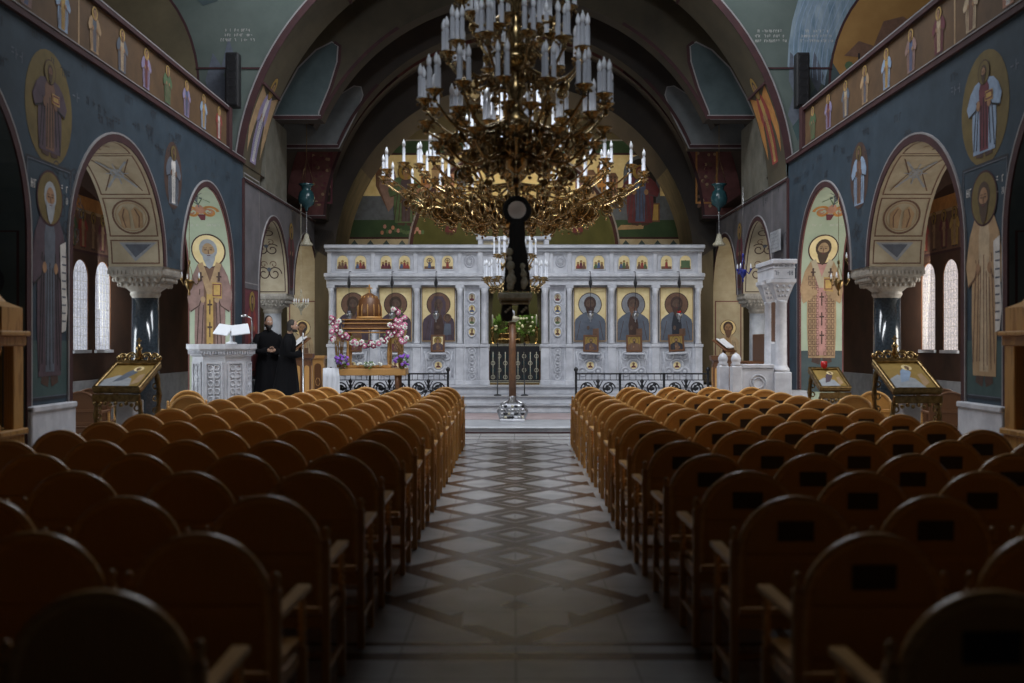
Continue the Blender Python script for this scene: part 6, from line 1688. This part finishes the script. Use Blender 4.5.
CB = chandelier('wide brass chandelier behind the great one, candles on long arms', X(514, 15), 15.0, stemB,
    [(4.20, 1.95, 20, 1, 3.78, .16, .05, [(.3, .12, 1), (.6, .13, -1), (.85, .09, 1)]), (4.35, 1.42, 14, 2, 4.1, .16, .2, S3), (3.98, 1.62, 18, 0, 3.85, .10, .12, [(.35, .13, 1), (.7, .14, -1), (.9, .1, 1)]), (3.78, 1.0, 12, 0, 3.7, .05, .2, S3), (4.84, .76, 10, 2, 4.7, .12, .0, S3), (5.2, .45, 6, 2, 5.1, .06, .2, S2_),
     (3.86, 1.30, 16, 0, 3.80, .08, .1, [(.4, .12, 1), (.75, .12, -1)]), (3.66, .75, 12, 0, 3.62, .05, .0, [(.4, .09, 1), (.75, .08, -1)])],
    .33, .022, 12.38)
stemC = [(.004, 2.95), (.05, 3.0), (.10, 3.1), (.05, 3.2), (.14, 3.3), (.06, 3.42), (.04, 3.7), (.10, 3.8), (.04, 3.9), (.03, 4.3), (.08, 4.4), (.02, 4.5)]
CC = chandelier('small silvery candle chandelier before the royal door, farthest of the three', X(515, 21.5), 21.5, stemC,
    [(3.12, .64, 14, 2, 3.15, .12, .1, S2_), (3.62, .40, 8, 2, 3.55, .1, .2, S2_)], .38, .021, 12.38)
# ---- black pendant under the great chandelier
PX_ = X(517, 10)
t = thing('hanging_pendant', 'black ring-topped pendant with pale ornament hanging under the great chandelier', 'pendant', (PX_, 10.0, 0))
mb = MB(); mb.tube([(.115 * cos(k * pi / 14), 0, 3.05 + .115 * sin(k * pi / 14)) for k in range(28)], .030, VELVET, 8, True); mb.tube([(0, 0, 3.15), (-(PX_ - X(516, 10)), 0, 3.275)], .02, BRASSD, 6); mb.build('ring', t)
mb = MB(); mb.lathe([(.09, -.012), (.095, 0), (.09, .012)], mat('pale_disc', (.74, .62, .52), .6, col2=(.82, .70, .60), scale=9), (0, 0, 3.05), 24, Matrix.Rotation(pi / 2, 3, 'X')); mb.build('disc', t)
mb = MB()
mb.grid([[(w * c_, d_ * s_, z) for c_, s_ in [(cos(pi / 8 + k * pi / 4), sin(pi / 8 + k * pi / 4)) for k in range(8)]] for (w, d_, z) in ((.05, .05, 2.96), (.085, .07, 2.90), (.09, .08, 2.72), (.115, .10, 2.60), (.135, .12, 2.40), (.145, .125, 2.24))], VELVET, False, True, True)
mb.build('drape', t)
mb = MB()
for (x_, z0, z1, w) in ((-.065, 2.28, 2.62, .040), (.065, 2.28, 2.48, .030)):
    for k in range(6):
        z = z0 + (z1 - z0) * k / 5; mb.ball((x_ + .01 * sin(k), -.118 + .05 * (z - 2.24), z), w * (1.1 - .08 * k) * (1.25 if k % 2 else .8), PALE, 8, (1, .5, 1.2))
mb.build('ornament', t)
mb = MB(); mb.box((-.02, 0, 2.185), (.34, .26, .07), PALE, None, .015); mb.box((-.02, 0, 2.13), (.30, .22, .05), BRASSD, None, .012); mb.build('collar', t)
for e in (-1, 1):
    mb = MB(); mb.lathe([(.004, 1.93 if e < 0 else 2.0), (.05, 1.94 if e < 0 else 2.01), (.065, 2.0), (.05, 2.10), (.03, 2.125)], VELVET, (e * .08 - .02, 0, 0), 10)
    for k in range(3): mb.ball((e * .08 - .03 + .02 * k, -.055, 2.03 + .02 * k), .014, PALE, 6)
    mb.build('tassel', t)

# ================================================================ LIGHT AND CAMERA
def area(name, loc, target, sx, sy, power, col, spread=None):
    l = bpy.data.lights.new(name, 'AREA'); l.shape = 'RECTANGLE'; l.size = sx; l.size_y = sy; l.energy = power; l.color = col
    if spread: l.spread = radians(spread)
    o = bpy.data.objects.new(name, l); COL.objects.link(o); o.location = loc
    o.rotation_euler = (Vector(target) - Vector(loc)).to_track_quat('-Z', 'Y').to_euler(); return o
area('dome_daylight', (0, 18.0, 12.2), (0, 21.2, 0), 7.0, 2.6, 1050, (.88, .93, 1.0))
area('chair_fill', (0, 12.5, 12.2), (0, 17.5, 0), 6.0, 1.6, 420, (.92, .95, 1.0), 95)  # unseen overhead fill, added to brighten the chair backs
area('west_fill', (0, .5, 9.4), (0, 18.0, 7.6), 3.0, 1.4, 95, (.86, .92, 1.0), 75)  # added fill for the chandelier candles and pendant; no window built behind it
area('altar_lamp', (0, 27.3, 3.4), (0, 28.2, 1.5), .8, .4, 22, (1, .90, .62))
for s in (-1, 1):
    cl = (1, .96, .90) if s > 0 else (.90, .96, 1)
    area('aisle_window_fill', (s * 8.35, 16.2, 2.5), (s * 5.6, 19.2, 2.3), 1.7, 1.9, 150, cl)  # lamp added at unseen windows to brighten the bishop jambs and pulpit
    area('aisle_window_fill', (s * 8.35, 11.9, 2.6), (s * 6.0, 15.6, 3.7), 2.2, 1.8, 60, cl)  # second added lamp at unseen windows, lifts the arch soffits
    area('choir_daylight', (s * 8.35, 20.4, 2.6), (s * 5.7, 24.3, 3.0), 1.5, 1.8, 75, cl)
    area('sanctuary_lamp', (s * 6.9, 25.2, 3.4), (s * 5.6, 28.0, 2.2), .5, .5, 26, (1, .86, .62))
area('apse_lamp', (0, 28.9, 4.4), (0, 31.5, 6.6), 3.0, .6, 170, (1, .86, .62))
area('vault_fill', (0, 27.0, 4.6), (0, 26.5, 9.0), 5.0, .5, 30, (1, .88, .68))  # upward fill added to brighten the vault and drapery arch, no fixture there
w = bpy.data.worlds.new('dim_interior'); SC.world = w; w.use_nodes = True
w.node_tree.nodes['Background'].inputs[0].default_value = (.5, .6, .8, 1); w.node_tree.nodes['Background'].inputs[1].default_value = .0
cam = bpy.data.cameras.new('camera'); co = bpy.data.objects.new('camera', cam); COL.objects.link(co)
co.location = (0, 0, CH); co.rotation_euler = (pi / 2, 0, 0)
cam.sensor_width = 36; cam.lens = 36 * FPX / 1024
cam.shift_x = -(CX - 512) / 1024; cam.shift_y = (CY - 341.5) / 1024
cam.dof.use_dof = True; cam.dof.focus_distance = 24.5; cam.dof.aperture_fstop = 1.3
SC.camera = co
vs = SC.view_settings; vs.view_transform = 'Standard'; vs.look = 'None'; vs.exposure = 0.0; vs.gamma = 1.0; vs.use_curve_mapping = False
try:
    SC.cycles.use_denoising = True; SC.cycles.max_bounces = 6
except Exception: pass
